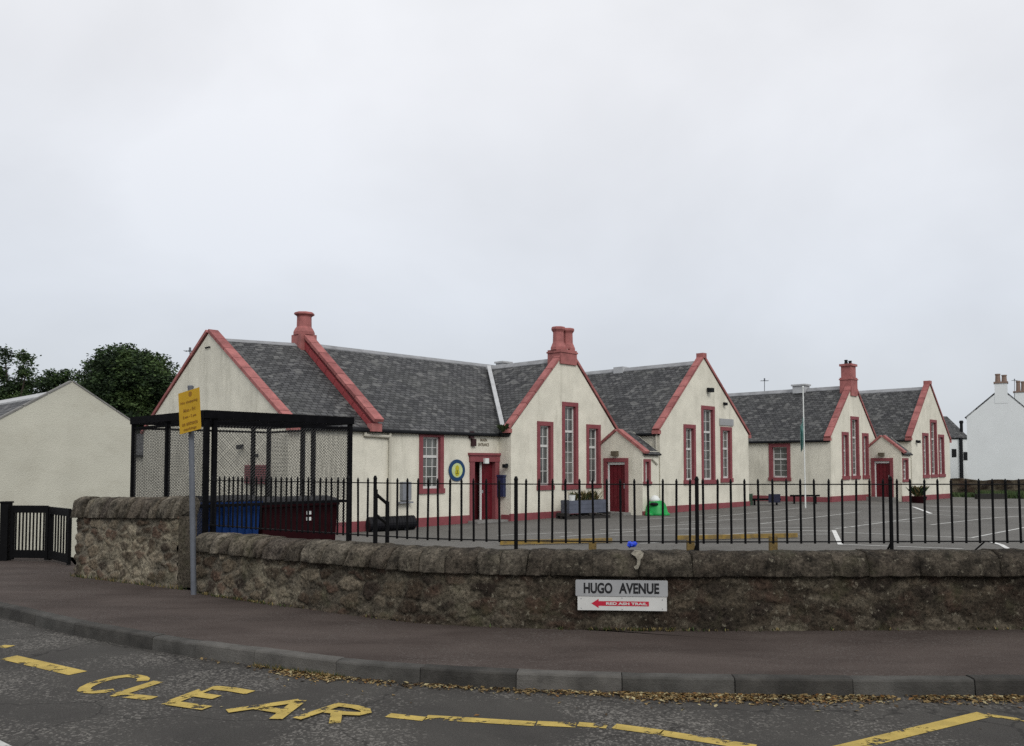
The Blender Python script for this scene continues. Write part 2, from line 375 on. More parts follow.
def lettering(txt, size, mat, parent, name='lettering', align='CENTER', sx=1.0, bold=0.0):
    cu = bpy.data.curves.new(name, 'FONT'); cu.body = txt; cu.size = size; cu.align_x = align; cu.align_y = 'CENTER'; cu.extrude = 0.0015; cu.offset = bold
    cu.materials.append(mat)
    o = bpy.data.objects.new(name, cu); COL.objects.link(o); o.parent = parent; o.scale = (sx, 1, 1)
    return o

# ------------------------------------------------------------------ ground, road, pavement, kerb, yard
class Path:
    def __init__(self, pts, ds=0.05, smooth=60, ext0=0.0, ext1=0.0):
        p = [Vector((q[0], q[1], 0)) for q in pts]
        if ext0: p.insert(0, p[0] + (p[0] - p[1]).normalized() * ext0)
        if ext1: p.append(p[-1] + (p[-1] - p[-2]).normalized() * ext1)
        o = self._re(p, ds)
        for _ in range(smooth):
            o = [o[0]] + [(o[i - 1] + o[i] * 2 + o[i + 1]) / 4 for i in range(1, len(o) - 1)] + [o[-1]]
        self.p = self._re(o, ds); self.ds = ds
        self.len = (len(self.p) - 1) * ds
    def _re(self, p, ds):
        o = [p[0]]; acc = 0.0; i = 0; cur = p[0]
        while i < len(p) - 1:
            seg = p[i + 1] - cur; l = seg.length
            if acc + l >= ds: cur = cur + seg * ((ds - acc) / l); o.append(cur); acc = 0.0
            else: acc += l; i += 1; cur = p[i]
        return o
    def at(self, s):
        k = max(0.0, min(s / self.ds, len(self.p) - 1.001)); i = int(k); f = k - i
        return self.p[i].lerp(self.p[i + 1], f)
    def tan(self, s):
        return (self.at(s + 0.08) - self.at(s - 0.08)).normalized()
    def inw(self, s):                    # away from the road
        t = self.tan(s); return Vector((-t.y, t.x, 0))
    def off(self, s, d, z=0.0):
        q = self.at(s) + self.inw(s) * d; q.z = z; return q
    def find(self, px, d=0.0, z=0.0):
        a, b = 0.0, self.len
        for _ in range(40):
            m = (a + b) / 2
            if pxof(self.off(m, d, z)) < px: a = m
            else: b = m
        return (a + b) / 2

KH = 0.13
kpix = [(0, 606), (74, 623.5), (152, 637), (195, 644), (254, 651), (336, 662), (420, 668.5), (516, 674), (621, 677), (735, 679), (853, 680), (975, 680), (1024, 680)]
kerb = Path([GZ(x, y) for x, y in kpix], ext0=9.0, ext1=12.0)
lowpix = [(193, 592.5), (257, 602.5), (314, 610), (342, 614), (416, 623), (454, 625.5), (520, 628.3), (600, 630), (680, 631), (850, 630.5), (1024, 629.5)]
wall = Path([GZ(x, y) for x, y in lowpix], ext1=9.0, smooth=30)
tallpix = [(72, 576), (137, 584), (187, 590)]
tw = [GZ(x, y) for x, y in tallpix]

g = MB(); g.face([(-900, -300, -0.42), (900, -300, -0.42), (900, 1500, -0.42), (-900, 1500, -0.42)])
tag(g.build('ground', grassm), None, None, None, 'structure')
g = MB(); n = int(kerb.len / 0.4)
for i in range(n):
    a, b = i * 0.4, min(kerb.len, (i + 1) * 0.4)
    p, q = kerb.off(a, 0.06, -KH), kerb.off(b, 0.06, -KH)
    g.face([(p.x, -14, -KH), (q.x, -14, -KH), q, p])
g.face([(-60, -14, -KH), (kerb.at(0).x, -14, -KH), kerb.off(0, .06, -KH), (-60, kerb.at(0).y + 14, -KH)])
tag(g.build('road', roadm), None, None, None, 'structure')
# pavement: from the kerb back to the walls and, at the left, through the gateway
pav = MB()
wline = [Vector((-30, 27, 0)), Vector((-14.0, 19.0, 0)), GZ(-4, 550), GZ(40, 550.5), GZ(66, 555)] + [q + Vector((0.05, 0.25, 0)) for q in tw] + [wall.off(s, 0.2) for s in [k * 0.3 for k in range(1, int(wall.len / 0.3))]]
wp = Path([(q.x, q.y) for q in wline], ds=0.1, smooth=2)
M = 220
for i in range(M):
    a, b = i / M, (i + 1) / M
    rows = 6
    for r in range(rows):
        u, v = r / rows, (r + 1) / rows
        P = lambda s, w: kerb.off(s * kerb.len, 0.14, 0.0).lerp(wp.at(s * wp.len), w)
        pav.face([P(a, u), P(b, u), P(b, v), P(a, v)])
tag(pav.build('pavement', pavem), None, None, None, 'structure')
# kerb stones
km = MB()
joints = [kerb.find(x) for x in (74, 152, 195, 254, 336, 420, 516, 622, 735, 853, 975)]
while joints[0] > 1: joints.insert(0, joints[0] - 0.92)
while joints[-1] < kerb.len - 1: joints.append(joints[-1] + 0.92)
for j in range(len(joints) - 1):
    a, b = joints[j] + 0.0035, joints[j + 1] - 0.0035
    nn = max(3, int((b - a) / 0.06)); dz = random.uniform(-0.006, 0.006); dn = random.uniform(-0.006, 0.006)
    prof = [(0.0, -KH - 0.08), (0.0, -KH), (0.003, -0.05), (0.006, -0.012), (0.016, 0.002), (0.09, 0.006), (0.145, 0.004), (0.15, -0.05)]
    ring0 = len(km.v); kt = random.choice((0, 0, 1, 2)); f0_ = len(km.f)
    for i in range(nn + 1):
        s = a + (b - a) * i / nn
        for d, z in prof:
            w = noise.noise(Vector((s * 7, z * 9, d * 30))) * 0.005
            km.v.append(tuple(kerb.off(s, d + dn + w, z + dz + w * .6)))
    m = len(prof)
    for i in range(nn):
        for k in range(m - 1):
            q = ring0 + i * m + k; km.f.append((q, q + m, q + m + 1, q + 1)); km.uv.append(None); km.mi.append(0)
    for e in (ring0, ring0 + nn * m): km.f.append(tuple(range(e, e + m))); km.uv.append(None); km.mi.append(0)
    for q in range(f0_, len(km.f)): km.mi[q] = kt
kerbd = over(pmat('dark_kerb_stone', (0.050, 0.047, 0.042), 0.9, 0.35, 4.0, 0.5, 70), (0.020, 0.019, 0.017), 1.9, .4, .65, .9, seed=2); kerbl = over(pmat('pale_kerb_stone', (0.095, 0.090, 0.082), 0.9, 0.3, 4.0, 0.5, 70), (0.04, 0.038, 0.034), 2.2, .5, .7, .7, seed=6)
tag(km.build('kerb', [kerbm, kerbd, kerbl]), None, None, None, 'structure')
# school yard, gently rising to the right
yd = MB()
xs = [-26, -14, -9, -7, -5, -3, -1, 1, 3, 6, 9, 12, 15, 20, 30, 60]
def yfront(x):
    best = min(wp.p, key=lambda q: abs(q.x - x)); return best.y + 0.1 if x < 13 else wp.p[-1].y + 0.1
for i in range(len(xs) - 1):
    a, b = xs[i], xs[i + 1]
    nseg = max(1, int((b - a) / 0.5))
    for k in range(nseg):
        x0, x1 = a + (b - a) * k / nseg, a + (b - a) * (k + 1) / nseg
        yd.face([(x0, yfront(x0), zy(x0)), (x1, yfront(x1), zy(x1)), (x1, 62, zy(x1)), (x0, 62, zy(x0))])
tag(yd.build('school_yard', yardm), None, None, None, 'structure')

def ground_strip(name, segs, mat, width, lift, ground=GY, kind='structure'):
    m = MB()
    for seg in segs:
        w = seg[4] if len(seg) > 4 else width
        a, b = ground(seg[0], seg[1]), ground(seg[2], seg[3])
        d = b - a; d.z = 0; ln = d.length; n_ = max(1, int(ln / 1.0)); t = Vector((-d.y, d.x, 0)).normalized() * w / 2
        for i in range(n_):
            p, q = a.lerp(b, i / n_), a.lerp(b, (i + 1) / n_)
            pts = [p - t, q - t, q + t, p + t]
            m.face([(x.x, x.y, (zy(x.x) if ground is GY else -KH) + lift) for x in pts])
    return tag(m.build(name, mat), None, None, None, kind)
lines = [(497, 535.5, 572, 532.5), (634, 520, 720, 514.5), (640, 527.6, 720, 522), (600, 529.7, 700, 529.2), (610, 535.5, 830, 534.2), (708, 517.5, 800, 508), (680, 522.5, 795, 516.5), (680, 529, 860, 527), (864, 522.3, 916, 521.6), (835, 529, 925, 517), (840, 532.4, 971, 538), (971, 538, 1040, 524.5), (640, 543.5, 700, 541), (840, 544.5, 964, 549), (760, 524, 860, 512), (880, 512, 960, 516), (700, 536.5, 775, 531), (560, 537, 640, 531), (900, 508.5, 970, 512.5), (930, 525, 1030, 516)]
ground_strip('yard_line_marking', lines, wpaint, 0.09, 0.005)
ground_strip('yard_white_marking', [(775.6, 530.7, 832, 531.5, .08), (833.8, 530.5, 840.4, 545, .11), (913, 507, 931, 513.8, .12), (990, 542, 1001, 545, .1), (1001, 545, 1008, 549, .1)], wpaint2, 0.1, 0.010)
ground_strip('pale_path', [(926, 506.3, 1060, 507.3)], concrete, 1.1, 0.004)

# road paint: zigzag lines and the letters CLEAR, laid on the road
def GR(px, py): return GZ(px, py, -KH)
zz = [(0, 648, 10, 645.5, .13), (8, 657.5, 78, 673.5, .17), (388, 715.5, 425, 719.5, .1), (426, 717.6, 535, 724.2, .11), (537, 723.7, 576, 725.5, .11), (578, 724.5, 607, 726.8, .10), (614, 726.5, 662, 733, .12), (660, 733, 755, 748, .12), (838, 750, 985, 714.5, .125), (991, 716, 1030, 721.5, .07)]
ground_strip('zigzag_road_marking', zz, ypaint, 0.11, 0.004, GR)
ground_strip('white_road_marking', [(-14, 738, 14, 752, .07)], wpaint, 0.1, 0.004, GR)
LET = {  # strokes in the letter's own box, 0..1 across and up
 'C': [[(0.97, 0.78), (0.88, 0.90), (0.74, 0.97), (0.55, 1.0), (0.36, 0.95), (0.20, 0.82), (0.09, 0.62), (0.05, 0.42), (0.09, 0.22), (0.20, 0.08), (0.38, 0.01), (0.58, 0.0), (0.78, 0.06), (0.90, 0.15)]],
 'L': [[(0.10, 1.0), (0.10, 0.5), (0.10, 0.08)], [(0.04, 0.08), (0.95, 0.08)]],
 'E': [[(0.12, 0.90), (0.55, 0.93), (0.98, 0.90)], [(0.12, 0.86), (0.12, 0.17)], [(0.05, 0.08), (0.95, 0.08)], [(0.18, 0.52), (0.66, 0.52)]],
 'A': [[(0.02, 0.0), (0.55, 0.98)], [(0.55, 1.0), (0.92, 0.0)], [(0.27, 0.36), (0.76, 0.36)]],
 'R': [[(0.08, 0.0), (0.30, 0.95)], [(0.24, 0.92), (0.60, 0.95), (0.82, 0.88), (0.90, 0.76), (0.84, 0.63), (0.62, 0.55), (0.30, 0.53)], [(0.48, 0.53), (0.72, 0.0)]]}
WID = {'C': .05, 'L': .056, 'E': .056, 'A': .05, 'R': .042}
# each letter's corners as measured on the road: bottom left, bottom right, top right, top left
boxes = {'C': ((72, 691.5), (112, 693), (152, 678.5), (116, 674)), 'L': ((109, 696), (152, 700.5), (190, 686), (158, 680.5)), 'E': ((160, 704.5), (205, 711), (256, 691.5), (210, 685.5)),
         'A': ((226, 712), (280, 721), (325, 705), (272, 697)), 'R': ((292, 719.5), (352, 727), (378, 711), (325, 702.5))}
lm = MB(); lz = 0.004
for ch, bx in boxes.items():
    q = [GR(*b) for b in bx]
    mp_ = lambda u, v: q[0].lerp(q[1], u).lerp(q[3].lerp(q[2], u), v)
    for st in LET[ch]:
        P = [mp_(*x) for x in st]; T = []
        for i in range(len(P)):
            d = (P[min(i + 1, len(P) - 1)] - P[max(i - 1, 0)]).normalized(); T.append(Vector((-d.y, d.x, 0)) * WID[ch])
        lz += 0.0007
        for i in range(len(P) - 1):
            lm.face([p + Vector((0, 0, lz)) for p in (P[i] - T[i], P[i + 1] - T[i + 1], P[i + 1] + T[i + 1], P[i] + T[i])])
tag(lm.build('clear_road_marking', ypaint), None, None, None, 'structure')

# ------------------------------------------------------------------ the two boundary walls
def stone_field(s, z, sc=(0.24, 0.15), seed=0.0):
    w = noise.noise(Vector((s * 2.1, z * 3.1, 3 + seed))) * 0.10 + noise.noise(Vector((s * 11, z * 13, 5 + seed))) * 0.05
    d, pts = noise.voronoi(Vector(((s + w) / sc[0] + seed, (z + w * .5) / sc[1], seed)))
    edge = min(1.0, (d[1] - d[0]) / 0.32)
    return edge * edge * (3 - 2 * edge), noise.cell_vector(Vector((pts[0].x * 7.3, pts[0].y * 9.1, 1.0)))
def mix3(a, b, f): return tuple(x + (y - x) * f for x, y in zip(a, b))
PAL = [(0.056, 0.041, 0.029), (0.098, 0.078, 0.055), (0.036, 0.027, 0.021), (0.140, 0.117, 0.086), (0.072, 0.047, 0.034)]
def wall_face(path, s0, s1, z1, depth, clarity, light, name, parent, ds=0.016, topf=None):
    m = MB(); m.tint = []
    ns = int((s1 - s0) / ds); nz = int((z1(s0) + 0.06) / ds)
    for i in range(ns + 1):
        s = s0 + (s1 - s0) * i / ns; top = z1(s); inw = path.inw(s); base = path.at(s)
        for k in range(nz + 1):
            z = -0.06 + (top + 0.06) * k / nz
            e, rv = stone_field(s, z)
            cl = clarity(s)
            rough = noise.fractal(Vector((s * 9, z * 9, 1.3)), 0.75, 2.1, 5) * 0.022
            fine = noise.noise(Vector((s * 40, z * 40, 4))) * 0.006
            dd = -(e * 0.020 * cl * (0.5 + rv[2] * 0.5 + .5)) + rough * 0.9 + fine * 1.6
            dd += 0.03 * (z / top)                       # a slight batter
            p = base + inw * dd
            m.v.append((p.x, p.y, z))
            c = PAL[int(abs(rv[0]) * 4.99) % 5]
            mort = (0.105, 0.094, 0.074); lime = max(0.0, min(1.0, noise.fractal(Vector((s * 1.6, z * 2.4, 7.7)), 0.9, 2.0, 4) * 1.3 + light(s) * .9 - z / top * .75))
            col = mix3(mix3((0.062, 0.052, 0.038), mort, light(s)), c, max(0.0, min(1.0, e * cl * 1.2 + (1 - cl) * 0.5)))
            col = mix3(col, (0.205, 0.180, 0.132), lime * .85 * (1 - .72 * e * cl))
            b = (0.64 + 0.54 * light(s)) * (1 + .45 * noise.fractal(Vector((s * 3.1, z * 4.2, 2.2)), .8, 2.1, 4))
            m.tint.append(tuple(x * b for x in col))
    r = nz + 1
    for i in range(ns):
        for k in range(nz):
            q = i * r + k; m.f.append((q, q + r, q + r + 1, q + 1))
    # plain back and top
    b0 = len(m.v)
    for i in range(0, ns + 1, 12):
        s = s0 + (s1 - s0) * i / ns
        for z in (-0.45, z1(s)):
            p = path.off(s, depth, z); m.v.append(tuple(p)); m.tint.append((0.09, 0.078, 0.06))
    cnt = (len(m.v) - b0) // 2
    for i in range(cnt - 1):
        q = b0 + 2 * i; m.f.append((q, q + 1, q + 3, q + 2))
    m.uv = [None] * len(m.f); m.mi = [0] * len(m.f)
    for s in (s0, s1):                                   # ends
        a, b, t_ = path.at(s), path.off(s, depth), z1(s)
        m.face([(a.x, a.y, -.06), (b.x, b.y, -.06), (b.x, b.y, t_), (a.x, a.y, t_)]); m.tint += [(0.08, 0.068, 0.052)] * 4
    return m.build(name, stone, parent, smooth=True)
def rnd_end(a): return 0.07 + 0.07 * noise.noise(Vector((a * 3.1, 1, 2)))
def cope(path, stones, z0, hgt, width, name, parent, proud=0.045):
    m = MB(); m.tint = []
    K = 18
    for (a, b, tilt) in stones:
        nn = max(5, int((b - a) / 0.022)); hh = hgt * random.uniform(0.96, 1.04); pr = proud + random.uniform(-0.010, 0.010)
        cl_ = max(0.0, min(1.0, 1 - a / 6.0)); c = random.choice([(0.062, 0.054, 0.042), (0.052, 0.044, 0.035), (0.070, 0.062, 0.049), (0.046, 0.039, 0.033), (0.078, 0.070, 0.056)]); rr_ = random.uniform(1 - .3 * cl_, 1 + .35 * cl_); c = tuple((x * (.45 + .4 * cl_) + y * (.55 - .4 * cl_)) * (.82 + .95 * cl_) * rr_ for x, y in zip(c, (0.060, 0.049, 0.037)))
        r0 = len(m.v); sd = random.uniform(0, 50)
        for i in range(nn + 1):
            u = i / nn; s = a + (b - a) * u
            eu = min(u, 1 - u) * (b - a); sh = 1 - (rnd_end(a) + .22 * max(0.0, 1 - a / 5.0)) * max(0, 1 - eu / 0.035) ** 2
            for k in range(K + 1):
                f = k / K
                ang = math.pi * (f * 1.16 - 0.08)
                x = -math.cos(ang); z = math.sin(ang)
                x = math.copysign(abs(x) ** 0.72, x); z = math.copysign(abs(z) ** 0.62, z) if z > 0 else z * 1.5
                W = (width / 2 + pr) * sh; zz_ = z * hh * (0.85 + 0.15 * sh)
                q = Vector((s * 8 + sd, x * 1.6, z * 2.2 + sd))
                nz_ = noise.fractal(q, 0.8, 2.1, 5) * 0.020 + noise.noise(q * 6) * 0.006
                s_ = min(max(s + tilt * zz_, 0.0), path.len - 0.01)
                p = path.off(s_, width / 2 + x * W + nz_ * (1 if x < 0 else -1) * -1, max(zz_, -0.03) + z0(s) + nz_ * 0.5 * z)
                m.v.append(tuple(p))
                l = max(.25, 0.98 + 0.9 * noise.fractal(q * 0.9, .8, 2.1, 4))
                m.tint.append(tuple(y * l for y in c))
        r = K + 1
        for i in range(nn):
            for k in range(K): q = r0 + i * r + k; m.f.append((q, q + r, q + r + 1, q + 1))
            q = r0 + i * r; m.f.append((q, q + K, q + r + K, q + r))
        m.f.append(tuple(r0 + k for k in range(r))); m.f.append(tuple(r0 + nn * r + k for k in reversed(range(r))))
    m.uv = [None] * len(m.f); m.mi = [0] * len(m.f)
    o = m.build(name, copem, parent, smooth=True)
    return o
WT = 0.40
lw = thing('stone_wall', wall.at(4.0), 'low weathered rubble stone wall with rounded cope, carrying the black railing', 'stone wall')
Z0 = lambda s: 0.585
xs1 = wall.find(700); xs0 = wall.find(330)
clar = lambda s: 1.0 if s < xs0 else max(0.45, 1 - (s - xs0) / (xs1 - xs0) * 0.7)
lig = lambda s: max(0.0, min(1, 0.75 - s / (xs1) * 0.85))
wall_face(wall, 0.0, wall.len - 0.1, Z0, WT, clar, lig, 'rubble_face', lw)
st = []; s = 0.0; xr = wall.find(560)
while s < wall.len - 0.5:
    if s < xr * 0.65: w_ = random.uniform(0.14, 0.42); tl = random.uniform(0.15, 0.5)
    elif s < xr: w_ = random.uniform(0.25, 0.55); tl = random.uniform(0.0, 0.2)
    else: w_ = random.uniform(0.32, 0.95); tl = random.uniform(-0.04, 0.08)
    st.append((s, s + w_ - 0.001, tl)); s += w_
cope(wall, st, Z0, 0.222, WT, 'cope', lw)
tm = MB(); core = []
for i in range(int(wall.len / 0.1)):
    a, b = i * 0.1, i * 0.1 + 0.1
    P = [wall.off(a, .03, .55), wall.off(b, .03, .55), wall.off(b, WT - .03, .55), wall.off(a, WT - .03, .55), wall.off(a, .06, .77), wall.off(b, .06, .77), wall.off(b, WT - .06, .77), wall.off(a, WT - .06, .77)]
    tm.hexa(P)
tm.tint = [(0.05, 0.044, 0.035)] * len(tm.v)
tm.build('mortar_bed', stone, lw)
# pale lichen crust hanging over the cope
sp = wall.find(638); lc = MB()
outl = [(-.065, .10), (-.03, .135), (.03, .135), (.062, .11), (.05, .075), (.028, .05), (.022, .0), (.0, -.05), (-.028, -.055), (-.042, -.03), (-.012, -.01), (-.008, .05), (-.03, .08)]
fr = [wall.off(sp + x, -0.062 + (0.02 if z > .09 else 0.0), 0.69 + z) for x, z in outl]
bk = [p + wall.inw(sp) * 0.07 for p in fr]
lc.face(list(reversed(fr)))
for i in range(len(fr)): j = (i + 1) % len(fr); lc.face([fr[i], fr[j], bk[j], bk[i]])
lc.build('lichen_crust', pmat('pale_lichen', (0.25, 0.23, 0.185), 0.95, 0.3, 30.0, 0.6, 60), lw)

tallw = thing('stone_wall', tw[1], 'taller lichen-pale rubble stone wall beside the black gate', 'stone wall')
c0, c1 = tw[0], tw[1].lerp(tw[2], .88)
inn = Vector((-(c1 - c0).y, (c1 - c0).x, 0)).normalized()
tp = Path([c0 + inn * 0.28, c0 + inn * 0.05, c0 + (c1 - c0).normalized() * 0.05, tw[1], c1], ds=0.04, smooth=3)
sA = 0.40
zt = lambda s: 0.93 + 0.07 * s / tp.len
wall_face(tp, 0.0, tp.len - 0.03, zt, 0.30, lambda s: 1.0, lambda s: 0.95, 'rubble_face', tallw)
tp2 = Path([c0 + (c0 - c1).normalized() * 0.02, tw[1], c1], ds=0.04, smooth=2)
st = []; s = 0.0
while s < tp2.len - 0.1:
    w_ = random.uniform(0.13, 0.32); st.append((s + .003, min(s + w_ - .003, tp2.len - .02), random.uniform(0.15, 0.5))); s += w_
cope(tp2, st, lambda s: 0.93 + 0.07 * s / tp2.len, 0.28, 0.30, 'cope', tallw)

# ------------------------------------------------------------------ the black railing on the low wall
RD, ZR, ZB, ZTOP = 0.22, 1.505, 0.895, 1.565
ra, rb = wall.find(201, RD, 1.2), wall.len - 2.2
rail = thing('railing', wall.off(ra, RD, 0.8), 'long black spiked iron railing standing on the low stone wall', 'railing')
for z, nm in ((ZR, 'top_rail'), (ZB, 'bottom_rail')):
    m = MB(); k = int((rb - ra) / 0.25)
    for i in range(k):
        a, b = ra + (rb - ra) * i / k, ra + (rb - ra) * (i + 1) / k
        m.bar(wall.off(a, RD, z), wall.off(b + .004, RD, z), 0.035, 0.012)
    m.build(nm, black, rail)
posts = [wall.find(x, RD, 1.2) for x in (348, 375, 516, 697, 891)] + [wall.find(891, RD, 1.2) + 2.0, wall.find(891, RD, 1.2) + 4.0]
sp = 0.149; bm_ = MB()
bm_.lathe((0, 0, 0), [(0.0125, 0.0), (0.0125, ZTOP - ZB - 0.02), (0.0145, ZTOP - ZB - 0.012), (0.005, ZTOP - ZB + 0.02)], 8)
bar0 = None; s = ra + 0.05; cnt = 0
rl = rail.location.copy()
while s < rb - 0.02 and cnt < 100:
    if min(abs(s - q) for q in posts) > 0.045:
        p = wall.off(s, RD, ZB - 0.02) - rl
        if bar0 is None:
            bar0 = bm_.build('bar', black); bar0.parent = rail; o = bar0
        else:
            o = bar0.copy(); COL.objects.link(o); o.parent = rail
        o.location = p; o.rotation_euler = (random.uniform(-.008, .008), random.uniform(-.012, .012), 0); cnt += 1
    s += 0.100 if s < posts[0] else sp
pm = MB(); pm.lathe((0, 0, 0), [(0.021, 0.0), (0.021, ZTOP - 0.76), (0.025, ZTOP - 0.75), (0.012, ZTOP - 0.715)], 8)
post0 = None
for q in posts:
    if q > rb: continue
    if post0 is None: post0 = pm.build('post', black); o = post0
    else: o = post0.copy(); COL.objects.link(o)
    o.parent = rail; o.location = wall.off(q, RD, 0.74) - rl
for q in posts[2:]:
    if q > rb: continue
    m = MB(); m.tube(wall.off(q, RD, ZB), wall.off(q - 0.10, RD + 0.45, 0.25), 0.011, 8); m.build('back_stay', black, rail)
m = MB(); a = wall.find(985, RD, .9); m.tube(wall.off(a, RD, ZB), wall.off(a - .10, RD + .12, 0.74), 0.008, 6); m.build('back_stay', black, rail)

hp = AT(375.5, 520, 9.85); hq = AT(387.3, 520, 10.35)
hr = thing('handrail', (hp.x, hp.y, zy(hp.x)), 'short black steel handrail stepping down behind the railing', 'handrail')
za = zy(hp.x)
for p, zt_ in ((hp, 1.43), (hq, 1.27)):
    m = MB(); m.tube((p.x, p.y, za), (p.x, p.y, zt_), 0.026, 10); m.build('post', black, hr)
for dz in (0.02, 0.26):
    m = MB(); m.tube((hp.x, hp.y, 1.40 - dz), (hq.x, hq.y, 1.26 - dz), 0.02, 10); m.build('rail', black, hr)

# ------------------------------------------------------------------ signs on and by the wall
def plate_axes(o, right, up):
    from mathutils import Matrix
    n = right.cross(up).normalized(); m = Matrix((right, up, n)).transposed(); o.rotation_euler = m.to_euler()
def wall_plate(name, px0, px1, py0, py1, label, cat, mat, th=0.012, out_=0.05, corner=0.0, zoff=0):
    d_ = -out_
    a, b = wall.find(px0, d_, .5), wall.find(px1, d_, .5); sm = (a + b) / 2
    c = wall.off(sm, d_, 0); k = c.y
    z1_, z0_ = AT(512, py0, k).z, AT(512, py1, k).z
    c.z = (z0_ + z1_) / 2
    r_ = (wall.off(b, d_) - wall.off(a, d_)); wdt = r_.length; r_.normalize()
    o = thing(name, c, label, cat); plate_axes(o, r_, Vector((0, 0, 1)))
    h = z1_ - z0_; x, y = wdt / 2, h / 2; cr = corner
    me = MB(); ol = []
    for sx, sy, a0 in ((1, 1, 0), (-1, 1, 90), (-1, -1, 180), (1, -1, 270)):
        for t in range(5 if cr else 1):
            g_ = R(a0 + (t * 22.5 if cr else 0)); ol.append((sx * (x - cr) + cr * math.cos(g_), sy * (y - cr) + cr * math.sin(g_)))
    me.face([(p[0], p[1], th) for p in ol]); me.face([(p[0], p[1], 0) for p in reversed(ol)])
    for i in range(len(ol)): j = (i + 1) % len(ol); me.face([(ol[i][0], ol[i][1], 0), (ol[j][0], ol[j][1], 0), (ol[j][0], ol[j][1], th), (ol[i][0], ol[i][1], th)])
    pl = me.build('plate', mat); pl.parent = o
    return o, wdt, h, th
sg, w_, h_, th_ = wall_plate('street_nameplate', 575.5, 667.5, 580, 596.2, 'grey street nameplate lettered HUGO AVENUE, screwed to the low stone wall', 'street sign', signgrey, 0.014, 0.062, 0.012)
def fit(o, w, h, x=0.0, y=0.0, z=0.0):
    bpy.context.view_layer.update()
    d = o.dimensions; o.scale = (o.scale[0] * w / d.x, o.scale[1] * h / d.y, 1)
    bpy.context.view_layer.update()
    bb = [Vector(c) for c in o.bound_box]; cx = (bb[0].x + bb[6].x) / 2 * o.scale[0]; cy = (bb[0].y + bb[6].y) / 2 * o.scale[1]
    o.location = (x - cx, y - cy, z)
    dg = bpy.context.evaluated_depsgraph_get(); me = bpy.data.meshes.new_from_object(o.evaluated_get(dg)); cu = o.data
    n_ = bpy.data.objects.new('word', me); COL.objects.link(n_); n_.parent = o.parent; n_.location = o.location; n_.scale = o.scale; n_.name = 'lettering'
    bpy.data.objects.remove(o); bpy.data.curves.remove(cu); n_.name = 'lettering'
t1 = lettering('HUGO', 0.13, inkblack, sg, bold=0.0045); fit(t1, w_ * 0.312, h_ * 0.66, -w_ * 0.5 + w_ * 0.245, 0.0, th_ + .001)
t2 = lettering('AVENUE', 0.13, inkblack, sg, bold=0.0045); fit(t2, w_ * 0.435, h_ * 0.66, -w_ * 0.5 + w_ * 0.69, 0.0, th_ + .001)
sg2, w2, h2, th2 = wall_plate('trail_sign', 577.5, 666.5, 596.6, 610.4, 'white trail sign with red arrow pointing left, below the street nameplate', 'sign', signwhite, 0.010, 0.060)
ar = MB(); z_ = th2 + 0.0015; xl = -w2 * .345
for p in ([(xl, 0), (xl + .075, -.047), (xl + .075, .047)], [(xl + .07, -.024), (w2 * .30, -.024), (w2 * .30, .024), (xl + .07, .024)]):
    if len(p) == 3: ar.face([(x, y, z_) for x, y in p])
    else: ar.face([(x, y, z_ + .0006) for x, y in p])
a_ = ar.build('arrow', inkred); a_.parent = sg2
t3 = lettering('RED ASH TRAIL', 0.04, signwhite, sg2, bold=0.0016); fit(t3, w2 * .46, 0.027, w2 * 0.05, 0, z_ + 0.002)
for x, y in ((-w2 * .46, h2 * .34), (w2 * .45, h2 * .3), (w2 * .45, -h2 * .36), (0.0, h2 * .4), (0.0, -h2 * .42), (-w2 * .46, -h2 * .36)): 
    sc_ = MB(); sc_.lathe((x, y, th2), [(0.005, 0), (0.005, 0.002)], 8); q = sc_.build('screw', galv); q.parent = sg2

pb = GZ(193.8, 594.5); pt_ = AT(190.6, 386.8, pb.y + 0.05)
sgn = thing('parking_sign', pb, 'yellow no stopping plate tilted on a grey steel pole before the wall', 'road sign')
m = MB(); m.tube(pb - Vector((0, 0, .05)), pt_, 0.037, 14); m.lathe(pt_, [(0.039, -0.02), (0.039, 0.012), (0.02, 0.02)], 14); m.build('pole', galv, sgn, smooth=False)
yaw, roll, pit = R(32), R(9), R(3)
u0 = Vector((math.cos(yaw), -math.sin(yaw), 0)); v0 = Vector((0, 0, 1)); n0 = u0.cross(v0)
v1 = (v0 * math.cos(pit) + Vector((math.sin(yaw), math.cos(yaw), 0)) * math.sin(pit)).normalized()
u1 = (u0 * math.cos(roll) + v1 * math.sin(roll)).normalized(); v2 = (v1 - u1 * v1.dot(u1)).normalized()
pc = AT(189.8, 411.0, pb.y - 0.08)
pl = MB(); W2, H2 = 0.215, 0.28
pl.box(-W2, W2, -H2, H2, 0, 0.006)
po = pl.build('plate', yellow); po.parent = sgn; po.location = pc - pb; plate_axes(po, u1, v2)
rows = [('No stopping', .125, .80), ('Mon - Fri', .02, .55), ('8 am - 5 pm', -.075, .62), ('on entrance', -.165, .74), ('markings', -.24, .60)]
for tx, y, f in rows:
    t = lettering(tx, 0.06, inkfaint, po, bold=0.001); fit(t, 2 * W2 * f, 0.047, 0.0, y, 0.008)
m = MB(); m.lathe((0.03, 0.225, 0.006), [(0.035, 0), (0.035, 0.002)], 20); q = m.build('roundel', inkfaint); q.parent = po
for y in (-.15, .15): m = MB(); m.box(-.06, .06, y - .012, y + .012, -0.05, -0.002); q = m.build('bracket', galv); q.parent = po

# ------------------------------------------------------------------ the school
D1, D2 = dirs(1340); E1, E2 = D1, D2
W1 = Face(GY(470, 523), D1, D2); G1 = Face(GY(511, 521.3), D1, D2)
G2 = Face(GY(680, 512), D1, D2); G3 = Face(GY(840, 501.5), E1, E2); G4 = Face(GZ(935, 499.3, -0.07), E1, E2)

